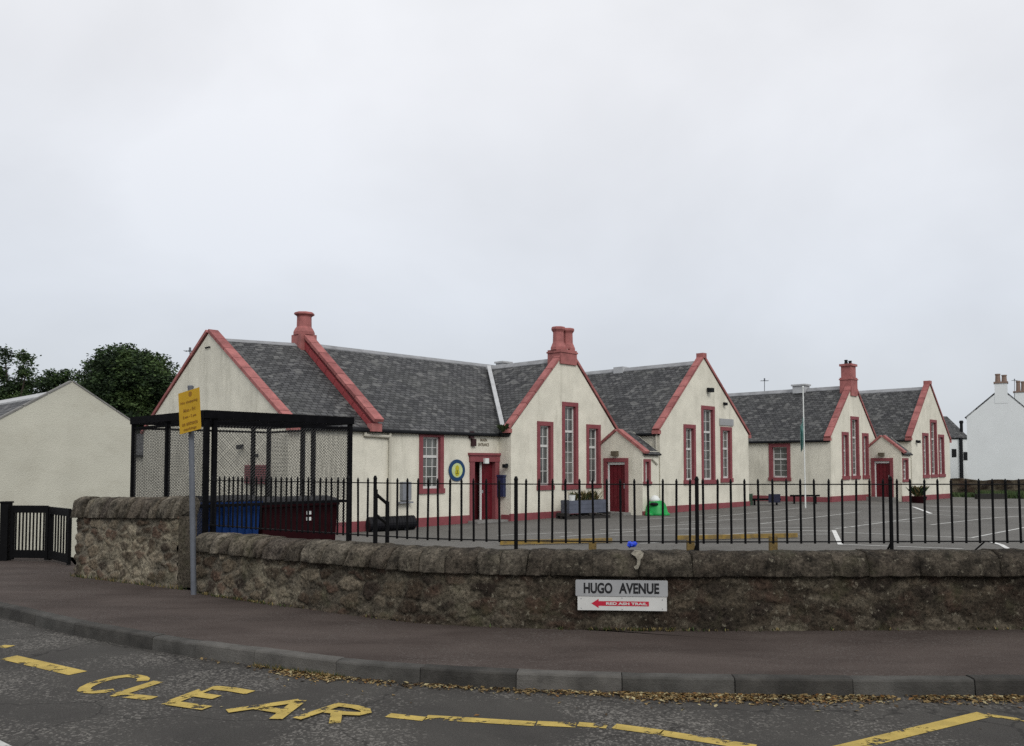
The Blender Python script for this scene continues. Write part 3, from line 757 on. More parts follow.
def wall_sheet(m, F, outer, holes, t=0.0):
    loops = [[Vector((s, z, 0)) for s, z in outer]] + [[Vector(p + (0,)) for p in ((a, c), (a, d), (b, d), (b, c))] for a, b, c, d in holes]
    flat = [p for l in loops for p in l]
    for tri in tessellate_polygon(loops): m.face([F.pt(flat[i].x, t, flat[i].y) for i in tri])
def window(F, r, parent, cols, bars, meet, sw=0.15, sill=0.17, label=None, meet_thick=0.085):
    s0, s1, z0, z1 = r
    m = MB()                              # painted stone margin, lining the reveal
    m.fbox(F, s0, s0 + sw, -0.025, 0.20, z0 + sill, z1 - sw)
    m.fbox(F, s1 - sw, s1, -0.025, 0.20, z0 + sill, z1 - sw)
    m.fbox(F, s0, s1, -0.028, 0.202, z1 - sw, z1)
    m.fbox(F, s0 - 0.03, s1 + 0.03, -0.06, 0.204, z0, z0 + sill)
    w = m.build('window', margin, parent)
    if label: w['label'] = label
    a, b, c, d = s0 + sw, s1 - sw, z0 + sill, z1 - sw
    fr = MB(); fw = 0.055; T0, T1 = 0.10, 0.15
    fr.fbox(F, a, a + fw, T0, T1, c, d); fr.fbox(F, b - fw, b, T0, T1, c, d)
    fr.fbox(F, a + fw, b - fw, T0, T1, d - fw, d); fr.fbox(F, a + fw, b - fw, T0 - .01, T1, c, c + fw + .02)
    zm = c + (d - c) * meet
    fr.fbox(F, a + fw, b - fw, T0 - .012, T1, zm - meet_thick / 2, zm + meet_thick / 2)
    for i in range(1, cols):
        x = a + (b - a) * i / cols; fr.fbox(F, x - .012, x + .012, T0 + .01, T1 - .01, c + fw, d - fw)
    lo, hi = bars
    for k in range(1, lo): zz_ = c + fw + (zm - c - fw) * k / lo; fr.fbox(F, a + fw, b - fw, T0 + .012, T1 - .012, zz_ - .011, zz_ + .011)
    for k in range(1, hi): zz_ = zm + (d - fw - zm) * k / hi; fr.fbox(F, a + fw, b - fw, T0 + .012, T1 - .012, zz_ - .011, zz_ + .011)
    fr.build('frame', frame, w)
    gl = MB(); gl.face([F.pt(a, 0.128, c), F.pt(b, 0.128, c), F.pt(b, 0.128, d), F.pt(a, 0.128, d)]); gl.build('pane', glass, w)
    return (s0 + sw - .02, s1 - sw + .02, z0 + sill - .02, z1 - sw + .02)
def ridge(m, p, q, k, half=0.16, up=0.035):
    d = (q - p).normalized(); n = Vector((-d.y, d.x, 0)).normalized() * half; zt_ = Vector((0, 0, up)); zb = Vector((0, 0, up - half * k))
    for sg_ in (1, -1):
        m.face([p + zt_, q + zt_, q + n * sg_ + zb, p + n * sg_ + zb]); m.face([p + n * sg_ + zb, q + n * sg_ + zb, q + n * sg_ + zb - Vector((0, 0, .04)), p + n * sg_ + zb - Vector((0, 0, .04))])
    m.face([p + zt_, p + n + zb, p - n + zb]); m.face([q + zt_, q + n + zb, q - n + zb])
def skew(m, F, sa, za, sb, zb, t0=-0.05, t1=0.25, th=0.09, step=0.62, base=0.0):
    """coping stones up a gable edge, from the foot (sa,za) to the apex (sb,zb)"""
    ln = math.hypot(sb - sa, zb - za); n_ = max(2, round(ln / step)); ux, uz = (sb - sa) / ln, (zb - za) / ln
    nx, nz_ = (-uz, ux) if ux > 0 else (uz, -ux)
    for i in range(n_):
        a, b = ln * i / n_ + 0.011, ln * (i + 1) / n_ - 0.011
        P = []
        for q, e in ((a, base), (b, base), (a, base + th), (b, base + th)):
            P.append((sa + ux * q + nx * e, za + uz * q + nz_ * e))
        m.hexa([F.pt(*_p(P[0], t0)), F.pt(*_p(P[1], t0)), F.pt(*_p(P[1], t1)), F.pt(*_p(P[0], t1)), F.pt(*_p(P[2], t0)), F.pt(*_p(P[3], t0)), F.pt(*_p(P[3], t1)), F.pt(*_p(P[2], t1))], random.choice((0, 0, 1)))
def _p(sz, t): return (sz[0], t, sz[1])
def wing(F, parent, s0, s1, sa, ze, zap, depth, wins, zg, roof_drop=0.12, side_holes=()):
    """a gabled wing: front wall on plane F with its windows, side walls, slate roof, coping, plinth"""
    holes = [window(F, *w[:1], parent, *w[1:]) for w in wins]
    m = MB()
    wall_sheet(m, F, [(s0, zg - .3), (s1, zg - .3), (s1, ze), (sa, zap), (s0, ze)], holes)
    SD = Face(F.pt(s0, 0, 0), -F.d2, F.d1)
    sh = [window(SD, SD_rect(SD, ze), parent, 2, (3, 2), .60, .17, .16) for SD_rect in side_holes]
    wall_sheet(m, SD, [(-depth, zg - .3), (0, zg - .3), (0, ze - .2), (-depth, ze - .2)], sh)
    m.face([F.pt(s1, 0, zg - .3), F.pt(s1, depth, zg - .3), F.pt(s1, depth, ze - .2), F.pt(s1, 0, ze - .2)])
    m.face([F.pt(s0, depth, zg - .3), F.pt(s1, depth, zg - .3), F.pt(s1, depth, ze), F.pt(sa, depth, zap), F.pt(s0, depth, ze)])
    m.build('wall', harl, parent)
    r = MB(); zr = zap - roof_drop
    for s, sg_ in ((s0, -1), (s1, 1)):
        k = (zr - (ze - roof_drop)) / abs(sa - s); oh = 0.08
        se, zz_ = s + sg_ * oh, ze - roof_drop * .4 - k * oh
        a, b, c, d = F.pt(se, 0.06, zz_), F.pt(se, depth + .1, zz_), F.pt(sa, depth + .1, zr + .06), F.pt(sa, 0.06, zr + .06)
        r.slab(a, b, c, d, 0.07)
    r.build('roof', slate, parent)
    rc = MB(); ridge(rc, F.pt(sa, 0.2, zr + .06), F.pt(sa, depth + .1, zr + .06), (zap - ze) / abs(sa - s0)); rc.build('ridge_cap', ridgem, parent)
    c = MB(); skew(c, F, s0 - .10, ze - .02, sa - .03, zap + .02); skew(c, F, s1 + .10, ze - .02, sa + .03, zap + .02)
    for s, sg_ in ((s0, -1), (s1, 1)): c.fbox(F, min(s, s + sg_ * .17), max(s, s + sg_ * .17), -0.055, 0.255, ze - .15, ze - .01)
    c.build('coping', pink, parent)
    p = MB(); p.fbox(F, s0 - .03, s1 + .03, -0.03, 0.05, zg - .3, zg + .26); p.build('plinth', margin, parent)
def gutter(F, parent, s, t0, t1, z, out_s):
    m = MB(); m.tube(F.pt(s + out_s, t0, z), F.pt(s + out_s, t1, z), 0.06, 8); m.build('gutter', darkgrey, parent)
def side_trim(F, parent, s, depth, zg, ze, t0=0.05):
    p = MB(); p.fbox(F, s - .03, s + .02, t0, depth, zg - .3, zg + .22); p.build('plinth', margin, parent)
    gutter(F, parent, s, 0.1, depth, ze - .155, -0.10)
def oct_chimney(m, c, w, zb, z1_, z2, r, cap):
    """square base then an octagonal shaft with a moulded foot and a flared cap"""
    F = c[1]; s, t = c[0]
    m.fbox(F, s - w / 2, s + w / 2, t - w / 2, t + w / 2, zb, z1_)
    p = F.pt(s, t, 0)
    H = z2 - z1_
    m.lathe(p, [(r * 1.42, z1_ - .01), (r * 1.42, z1_ + H * .12), (r * 1.22, z1_ + H * .26), (r * 1.0, z1_ + H * .36), (r * 0.97, z1_ + H * .80), (r * 1.05, z1_ + H * .84), (r * cap, z1_ + H * .90), (r * cap, z2 - .03), (r * cap * .9, z2)], 8, rot=R(22.5) + math.atan2(F.d1.y, F.d1.x))

sb = thing('school_building', W1.pt(0, 0, -.2), 'nearer cream school block with salmon copings, round crest and octagonal chimney beside the bin cage', 'school building', 'harled school blocks')
sX = W1.sz(371, 427)[0]; H2 = 3.85; zR2 = Face(W1.pt(0, H2, 0), D1, D2).sz(400, 354)[1] - .03
# main range: gable end at the left, front wall W1, a cross wall with a chimney
sC = W1.sz(288, 440)[0]; HALF = 4.85; ZG = -0.22
C0 = W1.pt(sC, 0, 0); GE = Face(C0, D2, D1)          # the gable end: s runs back along it, t runs along the range
zE = W1.sz(440, 428.6)[1]; zA = GE.sz(208.5, 332)[1]; zR = zA - .20
sEnd = 12.0
wn = W1.rect(419, 443.5, 430, 493.5)
door_r = (W1.sz(469.5, 490)[0], W1.sz(498.5, 490)[0], -0.22, W1.sz(484, 453)[1])
holes = [window(W1, (wn[0], wn[1], wn[2], min(wn[3], zE - .13)), sb, 3, (3, 2), 0.62, 0.15, 0.16)]
ds0, ds1, dz1 = door_r[0], door_r[1], door_r[3]
holes.append((ds0 + .16, ds1 - .16, -.5, dz1 - .28))
m = MB()
wall_sheet(m, W1, [(sC, -.5), (sEnd, -.5), (sEnd, zE - .1), (sC, zE - .1)], [holes[0], (holes[1][0], holes[1][1], -.499, holes[1][3])])
m.face([W1.pt(sC, 2 * HALF, -.5), W1.pt(sX, 2 * HALF, -.5), W1.pt(sX, 2 * HALF, zE), W1.pt(sC, 2 * HALF, zE)]); m.face([W1.pt(sX, 2 * H2, -.5), W1.pt(sEnd, 2 * H2, -.5), W1.pt(sEnd, 2 * H2, zE), W1.pt(sX, 2 * H2, zE)])
m.face([W1.pt(sX - .1, 0.1, -.5), W1.pt(sX - .1, 2 * H2, -.5), W1.pt(sX - .1, 2 * H2, zE), W1.pt(sX - .1, H2, zR2 - .15), W1.pt(sX - .1, 0.1, zE)])
m.build('wall', harl, sb)
m = MB(); wall_sheet(m, GE, [(0, -.5), (2 * HALF, -.5), (2 * HALF, zE), (HALF, zA - .05), (0, zE)], [])
m.build('wall', harl, sb)
rm = MB()
for t_, sg_ in ((0, -1), (2 * HALF, 1)):
    k = (zR - (zE - .02)) / HALF
    a, b = W1.pt(sC + .05, t_ + sg_ * .10, zE - .02 - k * .10), W1.pt(sX - .05, (t_ if sg_ < 0 else 2 * H2) + sg_ * .10, zE - .02 - k * .10)
    c, d = W1.pt(sX - .05, H2, zR2 - .05), W1.pt(sC + .05, HALF, zR); rm.slab(a, b, c, d, 0.07)
for t_, sg_ in ((0, -1), (2 * H2, 1)):
    k = (zR2 - (zE - .02)) / H2
    rm.slab(W1.pt(sX, t_ + sg_ * .10, zE - .02 - k * .10), W1.pt(sEnd, t_ + sg_ * .10, zE - .02 - k * .10), W1.pt(sEnd, H2, zR2), W1.pt(sX, H2, zR2), 0.07)
rm.build('roof', slate, sb)
m = MB(); ridge(m, W1.pt(sC + .2, HALF, zR), W1.pt(sX, H2, zR2 - .04), .65); ridge(m, W1.pt(sX + .2, H2, zR2), W1.pt(sEnd, H2, zR2), .75); m.build('ridge_cap', ridgem, sb)
m = MB(); skew(m, GE, -.12, zE - .08, HALF - .03, zA, t0=-0.06, t1=0.27, th=0.10); skew(m, GE, 2 * HALF + .12, zE - .08, HALF + .03, zA, t0=-0.06, t1=0.27, th=0.10)
m.fbox(GE, -.24, 0.02, -.065, .275, zE - .22, zE - .04)
m.build('coping', pink, sb)
m = MB(); m.fbox(GE, 2 * HALF, 2 * HALF + 7, .15, 5, -.5, 2.15); m.build('wall', harl, sb)
m = MB(); m.slab(GE.pt(2 * HALF - .1, 0, 2.1), GE.pt(2 * HALF + 7, 0, 2.1), GE.pt(2 * HALF + 7, 5, 4.0), GE.pt(2 * HALF - .1, 5, 4.0), .08); m.build('roof', slate, sb)
m = MB(); m.fbox(GE, 0, 2 * HALF, -0.03, 0.05, -.5, 0.05); m.build('plinth', margin, sb)
m = MB(); m.fbox(W1, sC, ds0, -0.03, 0.04, -.5, 0.06); m.build('plinth', margin, sb)
m = MB(); m.tube(W1.pt(sC + .2, -.11, zE - .15), W1.pt(1.4, -.11, zE - .15), 0.06, 8); m.build('gutter', darkgrey, sb)
CW = Face(W1.pt(sX - .2, 0, 0), D2, D1)               # the cross wall rising through the roof
m = MB(); skew(m, CW, -.22, zE - .06, H2, zR2 + .10, t0=0.06, t1=0.40, th=0.10, base=0.20)
m.fbox(CW, -.26, -.02, 0.04, 0.42, zE - .18, zE + .06)
m.build('coping', pink, sb)
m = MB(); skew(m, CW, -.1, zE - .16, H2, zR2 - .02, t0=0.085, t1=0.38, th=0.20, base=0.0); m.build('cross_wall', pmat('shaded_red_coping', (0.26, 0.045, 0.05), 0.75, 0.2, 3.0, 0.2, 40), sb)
ch = MB(); oct_chimney(ch, ((sX + .05, H2), W1), 0.60, zR2 - .3, zR2 + 0.28, zR2 + 1.04, 0.25, 1.36)
ch.build('chimney', pink, sb)
# ridge vents, valley flashing, downpipe
m = MB(); sv = Face(W1.pt(0, H2, 0), D1, D2).sz(501, 365)[0]; m.fbox(W1, sv - .25, sv + .25, H2 - .35, H2 + .05, zR2 - .2, zR2 + .12); m.fbox(W1, sv - .3, sv + .3, H2 - .4, H2 + .1, zR2 + .12, zR2 + .19); m.build('ridge_vent', lead, sb)
# first wing and its chimney
z1e = G1.sz(511, 428.5)[1]; a1 = G1.sz(567.5, 349)
w1 = 2 * a1[0]
wl = [(G1.rect(537, 553, 421.5, 490), 2, (3, 2), 0.66), (G1.rect(562, 578, 402.3, 489.5), 2, (5, 2), 0.68), (G1.rect(586.3, 600.5, 424.6, 488), 2, (3, 2), 0.66)]
wing(G1, sb, 0.0, w1, a1[0], z1e, a1[1], 5.8, wl, ZG + .03, 0.38)
ch = MB(); zc = G1.sz(565, 361)[1]
ch.fbox(G1, a1[0] - .46, a1[0] + .46, -0.07, 0.58, zc - .12, zc + 0.42)
ch.fbox(G1, a1[0] - .49, a1[0] + .49, -0.10, 0.61, zc + .30, zc + .36)
for ds_ in (-.22, .30):
    p = G1.pt(a1[0] + ds_, 0.26, 0); H = zc + .42
    ch.lathe(p, [(0.30, H - .01), (0.30, H + .10), (0.24, H + .24), (0.215, H + .30), (0.205, H + .66), (0.225, H + .70), (0.27, H + .76), (0.27, H + .83), (0.24, H + .86)], 8, rot=R(22.5) + math.atan2(D1.y, D1.x))
ch.build('chimney', pink, sb)
side_trim(G1, sb, 0.0, 0.45, ZG + .03, z1e)
vz = a1[1] - .38
m = MB(); dval = H2 * (vz + .06 - zE) / (zR2 - zE) + .37
m.bar(G1.pt(-.02, .35, z1e - .02), G1.pt(a1[0] - .10, min(dval, H2 + .3), vz + .08), 0.15, 0.06); m.build('valley_flashing', lead, sb)
# second wing
z2e = G2.sz(660, 430)[1]; a2 = G2.sz(703.5, 358.5); l2 = G2.sz(660, 450)[0]; r2_ = G2.sz(748.7, 470)[0]
c2 = (l2 + r2_) / 2; zg2 = zy(G2.O.x)
wl = [(G2.rect(683.6, 695.6, 424.5, 484.4), 2, (3, 2), 0.60), (G2.rect(701.4, 714.8, 406, 484), 2, (5, 2), 0.68), (G2.rect(720.5, 731.8, 427, 482.3), 2, (3, 2), 0.62)]
wing(G2, sb, l2, r2_, a2[0], z2e, a2[1], 11.0, wl, zg2, 0.16)
side_trim(G2, sb, l2, 8.0, zg2, z2e)
m = MB(); m.fbox(G2, a2[0] - .13, a2[0] + .13, -.07, .26, a2[1] + .02, a2[1] + .22); m.build('finial', pink, sb)
m = MB(); sv = Face(G2.pt(a2[0], 0, 0), D2, D1).sz(621, 373)[0]; m.fbox(G2, a2[0] - .22, a2[0] + .22, sv - .25, sv + .25, a2[1] - .3, a2[1] - .02); m.build('ridge_vent', lead, sb)
m = MB(); m.tube(G2.pt(l2 - .06, .12, zg2), G2.pt(l2 - .06, .12, z2e - .15), 0.045, 8); m.build('downpipe', pipew, sb)
def lamp(F, s, z, parent, name='wall_lamp', k=1.0):
    m = MB(); m.fbox(F, s - .05 * k, s + .05 * k, -.07, 0.0, z - .05, z + .05); m.fbox(F, s - .11 * k, s + .11 * k, -.22 * k - .03, -.06, z - .14 * k, z + .03); return m.build(name, darkgrey, parent)
lamp(G2, *G2.sz(707.5, 389), sb); lamp(G2, *G2.sz(723.5, 403.5), sb, k=.6)
s_, z_ = G2.sz(726, 422.5); m = MB(); m.fbox(G2, s_ - .55, s_ + .55, -.045, -.004, z_ - .13, z_ + .15); m.build('blank_grey_board', signgrey, sb)
# doorway in W1 with pilasters and entablature
m = MB()
m.fbox(W1, ds0, ds0 + .20, -.05, .22, ZG, dz1 - .30); m.fbox(W1, ds1 - .20, ds1, -.05, .22, ZG, dz1 - .30)
m.fbox(W1, ds0 - .03, ds1 + .03, -.07, .22, dz1 - .30, dz1 - .08); m.fbox(W1, ds0 - .08, ds1 + .08, -.12, .2, dz1 - .08, dz1)
m.build('door_surround', margin, sb)
mid = ds0 + .20 + (ds1 - ds0 - .4) * .44
dk = MB(); dk.face([W1.pt(ds0 + .19, .5, ZG), W1.pt(ds1 - .19, .5, ZG), W1.pt(ds1 - .19, .5, dz1 - .3), W1.pt(ds0 + .19, .5, dz1 - .3)])
dk.face([W1.pt(ds0 + .19, .2, ZG), W1.pt(ds0 + .19, .5, ZG), W1.pt(ds0 + .19, .5, dz1 - .3), W1.pt(ds0 + .19, .2, dz1 - .3)])
dk.build('lobby', pmat('dark_lobby', (0.10, 0.010, 0.016), 0.8), sb)
d = MB(); d.fbox(W1, mid + .03, ds1 - .2, .12, .17, ZG + .1, dz1 - .32)
for z0_, z1_ in ((.15, .85), (1.0, 1.7)): d.fbox(W1, mid + .13, ds1 - .3, .105, .12, z0_ - .2, z1_ - .2)
dr = d.build('door', redp, sb)
h = MB(); h.fbox(W1, mid + .06, mid + .08, .08, .12, .78, .88); h.build('handle', lead, dr)
d = MB(); d.hexa([W1.pt(ds0 + .2, .12, ZG + .1), W1.pt(ds0 + .25, .12, ZG + .1), W1.pt(mid - .02, .46, ZG + .1), W1.pt(mid - .06, .47, ZG + .1)] + [W1.pt(ds0 + .2, .12, dz1 - .32), W1.pt(ds0 + .25, .12, dz1 - .32), W1.pt(mid - .02, .46, dz1 - .32), W1.pt(mid - .06, .47, dz1 - .32)])
d.build('door', redp, sb)
m = MB(); m.fbox(W1, mid - .02, mid + .025, .10, .16, ZG + .08, dz1 - .31); m.build('door_jamb', whitep, sb)
m = MB(); m.fbox(W1, mid - .05, mid + .13, -.16, -.07, dz1 - .36, dz1 - .18); m.build('door_lamp', whitep, sb)
m = MB(); m.fbox(W1, ds0 - .1, ds1 + .1, -.5, .3, ZG - .2, ZG + .09); m.build('doorstep', concrete, sb)
# fittings on the front wall
s_, z_ = W1.sz(388.5, 470); m = MB()
m.tube(W1.pt(s_, -.07, ZG), W1.pt(s_, -.07, zE - .15), .045, 8)
sl_ = W1.sz(364, 436); m.tube(W1.pt(sl_[0], -.07, sl_[1] + .02), W1.pt(s_, -.07, sl_[1]), .05, 8); m.tube(W1.pt(sl_[0], -.07, sl_[1]), W1.pt(sl_[0], -.07, zE - .12), .05, 8)
m.build('downpipe', pipew, sb)
s_, z_ = W1.sz(404, 491.5); m = MB(); m.fbox(W1, s_ - .17, s_ + .17, -.16, -.003, z_ - .27, z_ + .30); m.fbox(W1, s_ - .30, s_ + .22, -.2, -.004, z_ - .36, z_ - .31); m.build('meter_cabinet', pmat('grey_cabinet', (0.19, 0.20, 0.22), 0.6), sb)
s_, z_ = G1.sz(516, 0)[0], G1.sz(516, 487)[1]
GS = Face(G1.pt(0, 0, 0), D2, D1)                     # left return of the first wing
s_, z_ = GS.sz(503, 487); m = MB(); m.fbox(GS, s_ - .14, s_ + .14, -.14, -.003, z_ - .33, z_ + .36); m.fbox(GS, s_ - .17, s_ + .17, -.16, -.002, z_ + .36, z_ + .42); m.build('letter_box', pmat('navy_letter_box', (0.022, 0.028, 0.075), 0.5), sb)
lamp(GS, *GS.sz(507.5, 465), sb, k=.7)
for x, y in ((470.5, 435), (472.5, 442.5)):
    s_, z_ = W1.sz(x, y); m = MB(); m.fbox(W1, s_ - .09, s_ + .09, -.10, -.003, z_ - .12, z_ + .12); m.build('alarm_box', pmat('dark_maroon_alarm_box', (0.03, 0.008, 0.010), 0.5), sb)
for x, y, k in ((243, 446, .7), (258, 455.5, .4)): lamp(GE, *GE.sz(x, y), sb, k=k)
r_ = (GE.sz(246, 474)[0], GE.sz(270, 474)[0], GE.sz(258, 484)[1], GE.sz(258, 465)[1])
m = MB(); a, b = min(r_[:2]), max(r_[:2])
m.fbox(GE, a, b, -.05, -.002, r_[2], r_[3])
for k in range(8): z_ = r_[2] + (r_[3] - r_[2]) * (k + .3) / 8; m.fbox(GE, a + .05, b - .05, -.085, -.05, z_, z_ + .035)
m.build('louvre', margin, sb)
m = MB()
for i in range(3): m.bar(GE.pt(HALF - .12 + .12 * i, -.01, zA - .5), GE.pt(HALF - .12 + .12 * i, -.05, zA - .5), .05, .05)
m.build('gable_vent', darkgrey, sb)
wp_ = W1.pt(W1.sz(497, 434)[0], -.05, zE - .05)

# porch between the wings: faces left along the range, its window side faces the yard
def porch(Gf, pxl, pxa, pxr, pya, pyr, pxe, parent, door_px, zgr, win_px, depth_to):
    s_, z_ = Gf.sz(pxl, 480); J = Gf.pt(s_, 0, 0); d1, d2 = Gf.d1, Gf.d2
    # corner A on the line from J toward the yard whose sight line is pxr
    lo, hi = 0.0, 6.0
    for _ in range(40):
        mI = (lo + hi) / 2
        if pxof(J - d2 * mI + Vector((0, 0, 1.2))) < pxr: lo = mI
        else: hi = mI
    Lp = lo; A = J - d2 * Lp
    PF = Face(A, d2, d1)                # s runs back from A to J, t along the range
    ha, za_ = PF.sz(pxa, pya); zr_ = PF.sz(pxr, pyr)[1]
    W = 2 * ha; zl = zr_
    dl, dh = sorted((PF.sz(door_px[0], 480)[0], PF.sz(door_px[1], 480)[0])); dt = PF.sz((door_px[0] + door_px[1]) / 2, door_px[2])[1]
    m = MB(); sw = .15
    wall_sheet(m, PF, [(0, zgr - .3), (W, zgr - .3), (W, zl), (ha, za_), (0, zr_)], [(dl + sw - .02, dh - sw + .02, zgr - .29, dt - sw + .02)])
    SF = Face(A, d1, d2)                # the side with the small window
    T = depth_to
    ws0, ws1 = SF.sz(win_px[0], 480)[0], SF.sz(win_px[1], 480)[0]; wz0, wz1 = SF.sz(win_px[0], win_px[3])[1], SF.sz(win_px[0], win_px[2])[1]
    wz1 = min(wz1, zr_ - .08)
    hole = window(SF, (max(ws0, .06), ws1, wz0, wz1), parent, 2, (2, 2), .5, .10, .12)
    wall_sheet(m, SF, [(0, zgr - .3), (T, zgr - .3), (T, zr_), (0, zr_)], [hole])
    m.face([PF.pt(0, T, zgr - .3), PF.pt(W, T, zgr - .3), PF.pt(W, T, zl), PF.pt(ha, T, za_), PF.pt(0, T, zr_)])
    m.build('wall', harl, parent)
    r = MB()
    for s, sg_ in ((0, -1), (W, 1)):
        k = (za_ - zr_) / ha; oh = .14
        r.slab(PF.pt(s + sg_ * oh, .04, zr_ - k * oh - .02), PF.pt(s + sg_ * oh, T, zr_ - k * oh - .02), PF.pt(ha, T, za_ - .02), PF.pt(ha, .04, za_ - .02), .06)
    r.build('roof', slate, parent)
    c = MB(); skew(c, PF, -.14, zr_ - .10, ha - .02, za_, t0=-.06, t1=.22, th=.10); skew(c, PF, W + .14, zl - .10, ha + .02, za_, t0=-.06, t1=.22, th=.10)
    c.build('coping', pink, parent)
    c = MB(); c.fbox(PF, dl, dl + sw, -.03, .2, zgr, dt - sw); c.fbox(PF, dh - sw, dh, -.03, .2, zgr, dt - sw); c.fbox(PF, dl, dh, -.035, .2, dt - sw, dt)
    c.build('door_surround', margin, parent)
    d = MB(); d.fbox(PF, dl + sw - .01, dh - sw + .01, .10, .15, zgr + .12, dt - sw)
    nb = 4; wv = (dh - dl - 2 * sw - .1) / nb
    for i in range(nb): d.fbox(PF, dl + sw + .06 + wv * i, dl + sw + .03 + wv * (i + 1), .085, .10, zgr + .3, dt - sw - .15)
    dr_ = d.build('door', redp, parent)
    h = MB(); h.fbox(PF, dl + sw + .06, dl + sw + .09, .03, .1, zgr + 1.0, zgr + 1.2); h.build('handle', lead, dr_)
    c = MB(); c.fbox(PF, dh - sw - .05, dh - sw, .05, .16, zgr + .12, dt - sw); c.build('door_jamb', whitep, parent)
    c = MB(); c.fbox(PF, dl + .2, dh - .2, .04, .098, dt - sw - .10, dt - sw - .01); c.build('transom', whitep, parent)
    c = MB(); c.fbox(PF, (dl + dh) / 2 - .13, (dl + dh) / 2 + .13, -.16, -.003, dt + .08, dt + .26); c.build('door_lamp', pmat('bronze_lamp', (0.10, 0.085, 0.06), 0.6), parent)
    c = MB(); c.fbox(PF, dl - .1, dh + .1, -.45, .1, zgr - .2, zgr + .12); c.build('doorstep', concrete, parent)
    c = MB(); c.fbox(SF, .0, T, -.03, .03, zgr - .3, zgr + .18); c.build('plinth', margin, parent)
    return A, PF, SF, zr_
AP, PF1, SF1, zr1 = porch(G1, 600.5, 617, 642.5, 431, 451, 655, sb, (604, 628.5, 458), -0.14, (641.5, 650.5, 459, 485), 1.05)
m = MB(); s_, z_ = SF1.sz(651, 459); m.tube(SF1.pt(s_, -.05, z_), SF1.pt(s_ + .35, -.05, z_ - .2), .03, 8); m.build('waste_pipe', pipew, sb)
# plants rooted in the valley gutter
def tuft(name, c, n_, hgt, spread, mats, parent=None, up=0.7, lw=0.03):
    m = MB(); c = Vector(c)
    for i in range(n_):
        g_ = random.uniform(0, 2 * math.pi); l_ = hgt * random.uniform(.5, 1.0); d_ = Vector((math.cos(g_) * spread, math.sin(g_) * spread, hgt * up)).normalized()
        b_ = c + Vector((random.uniform(-1, 1), random.uniform(-1, 1), 0)) * spread * .4
        tip = b_ + d_ * l_; t_ = d_.cross(Vector((0, 0, 1))).normalized() * lw; mid_ = b_.lerp(tip, .55) + Vector((0, 0, l_ * .10))
        k = random.randrange(len(mats)); m.face([b_, mid_ - t_, tip, mid_ + t_], None, k)
    return m.build(name, mats, parent)
o = tuft('gutter_plant', G1.pt(-.12, .2, z1e - .12), 60, .42, .28, weedm[:1] + leafs[1:2], None, lw=.05); tag(o, 'small green weeds sprouting from the roof valley above the crest door', 'weed')

sc2 = thing('school_building', G3.pt(0, 0, .05), 'farther cream school block beyond the flagpole, with a square chimney carrying two dark pots', 'school building', 'harled school blocks')
zg3 = zy(G3.O.x); zg4 = zy(G4.O.x)
l3 = G3.sz(831, 470)[0]; a3 = G3.sz(853, 383); z3e = G3.sz(832, 437.5)[1]; r3 = 2 * a3[0] - l3
wl = [(G3.rect(842, 848.7, 432, 479.7), 2, (4, 2), .62), (G3.rect(850.8, 859, 416.6, 479.2), 2, (6, 2), .68), (G3.rect(862.3, 868.6, 433.2, 478.7), 2, (4, 2), .62)]
wing(G3, sc2, l3, r3, a3[0], z3e, a3[1], 12.5, wl, zg3, 0.2, side_holes=[lambda SD, ze: (SD.sz(769, 460)[0], SD.sz(790.5, 460)[0], SD.sz(780, 480.8)[1], min(SD.sz(780, 440.2)[1], ze - .23))])
side_trim(G3, sc2, l3, 12.5, zg3, z3e)
ch = MB(); zc = G3.sz(848, 388)[1]
ch.fbox(G3, a3[0] - .36, a3[0] + .36, -.07, .50, zc - .35, zc + .55); ch.fbox(G3, a3[0] - .39, a3[0] + .39, -.10, .53, zc + .43, zc + .49)
ch.fbox(G3, a3[0] - .31, a3[0] + .31, -.02, .45, zc + .55, zc + 1.10); ch.fbox(G3, a3[0] - .37, a3[0] + .37, -.08, .51, zc + 1.10, zc + 1.21)
cho = ch.build('chimney', pink, sc2)
for ds_ in (-.24, .24):
    m = MB(); m.lathe(G3.pt(a3[0] + ds_, .22, zc + 1.20), [(.09, 0), (.07, .15), (.085, .17), (.085, .20)], 10); m.build('chimney_pot', darkgrey, cho)
m = MB(); s_ = Face(G3.pt(a3[0], 0, 0), D2, D1).sz(801, 388)[0]; m.fbox(G3, a3[0] - .28, a3[0] + .28, s_ - .32, s_ + .32, a3[1] - .35, a3[1] + .02); m.fbox(G3, a3[0] - .33, a3[0] + .33, s_ - .38, s_ + .38, a3[1] + .02, a3[1] + .10); m.build('ridge_vent', lead, sc2)
l4 = G4.sz(912, 470)[0]; a4 = G4.sz(929.5, 384.5); z4e = G4.sz(912, 437.5)[1]; r4 = G4.sz(950.3, 470)[0]
wl = [(G4.rect(922.5, 928.6, 433, 478), 2, (4, 2), .62), (G4.rect(930.3, 937, 419.8, 477.5), 2, (6, 2), .68), (G4.rect(938.4, 944.2, 434.6, 477), 2, (4, 2), .62)]
wing(G4, sc2, l4, r4, a4[0], z4e, a4[1], 12.0, wl, zg4, 0.2)
side_trim(G4, sc2, l4, 8.0, zg4, z4e)
m = MB(); m.fbox(G4, a4[0] - .15, a4[0] + .15, -.07, .26, a4[1] + .02, a4[1] + .20); m.build('finial', pink, sc2)
m = MB(); m.fbox(G3, r3 - .5, r3 + 6, 6.0, 12.0, zg3 - .3, z3e); m.build('wall', harl, sc2)
AP2, PF2, SF2, zr2 = porch(G3, 868.9, 882, 901.8, 436.5, 451.5, 910, sc2, (871.5, 893.5, 458), zg3 + .02, (902.5, 908.5, 458, 482), 1.2)
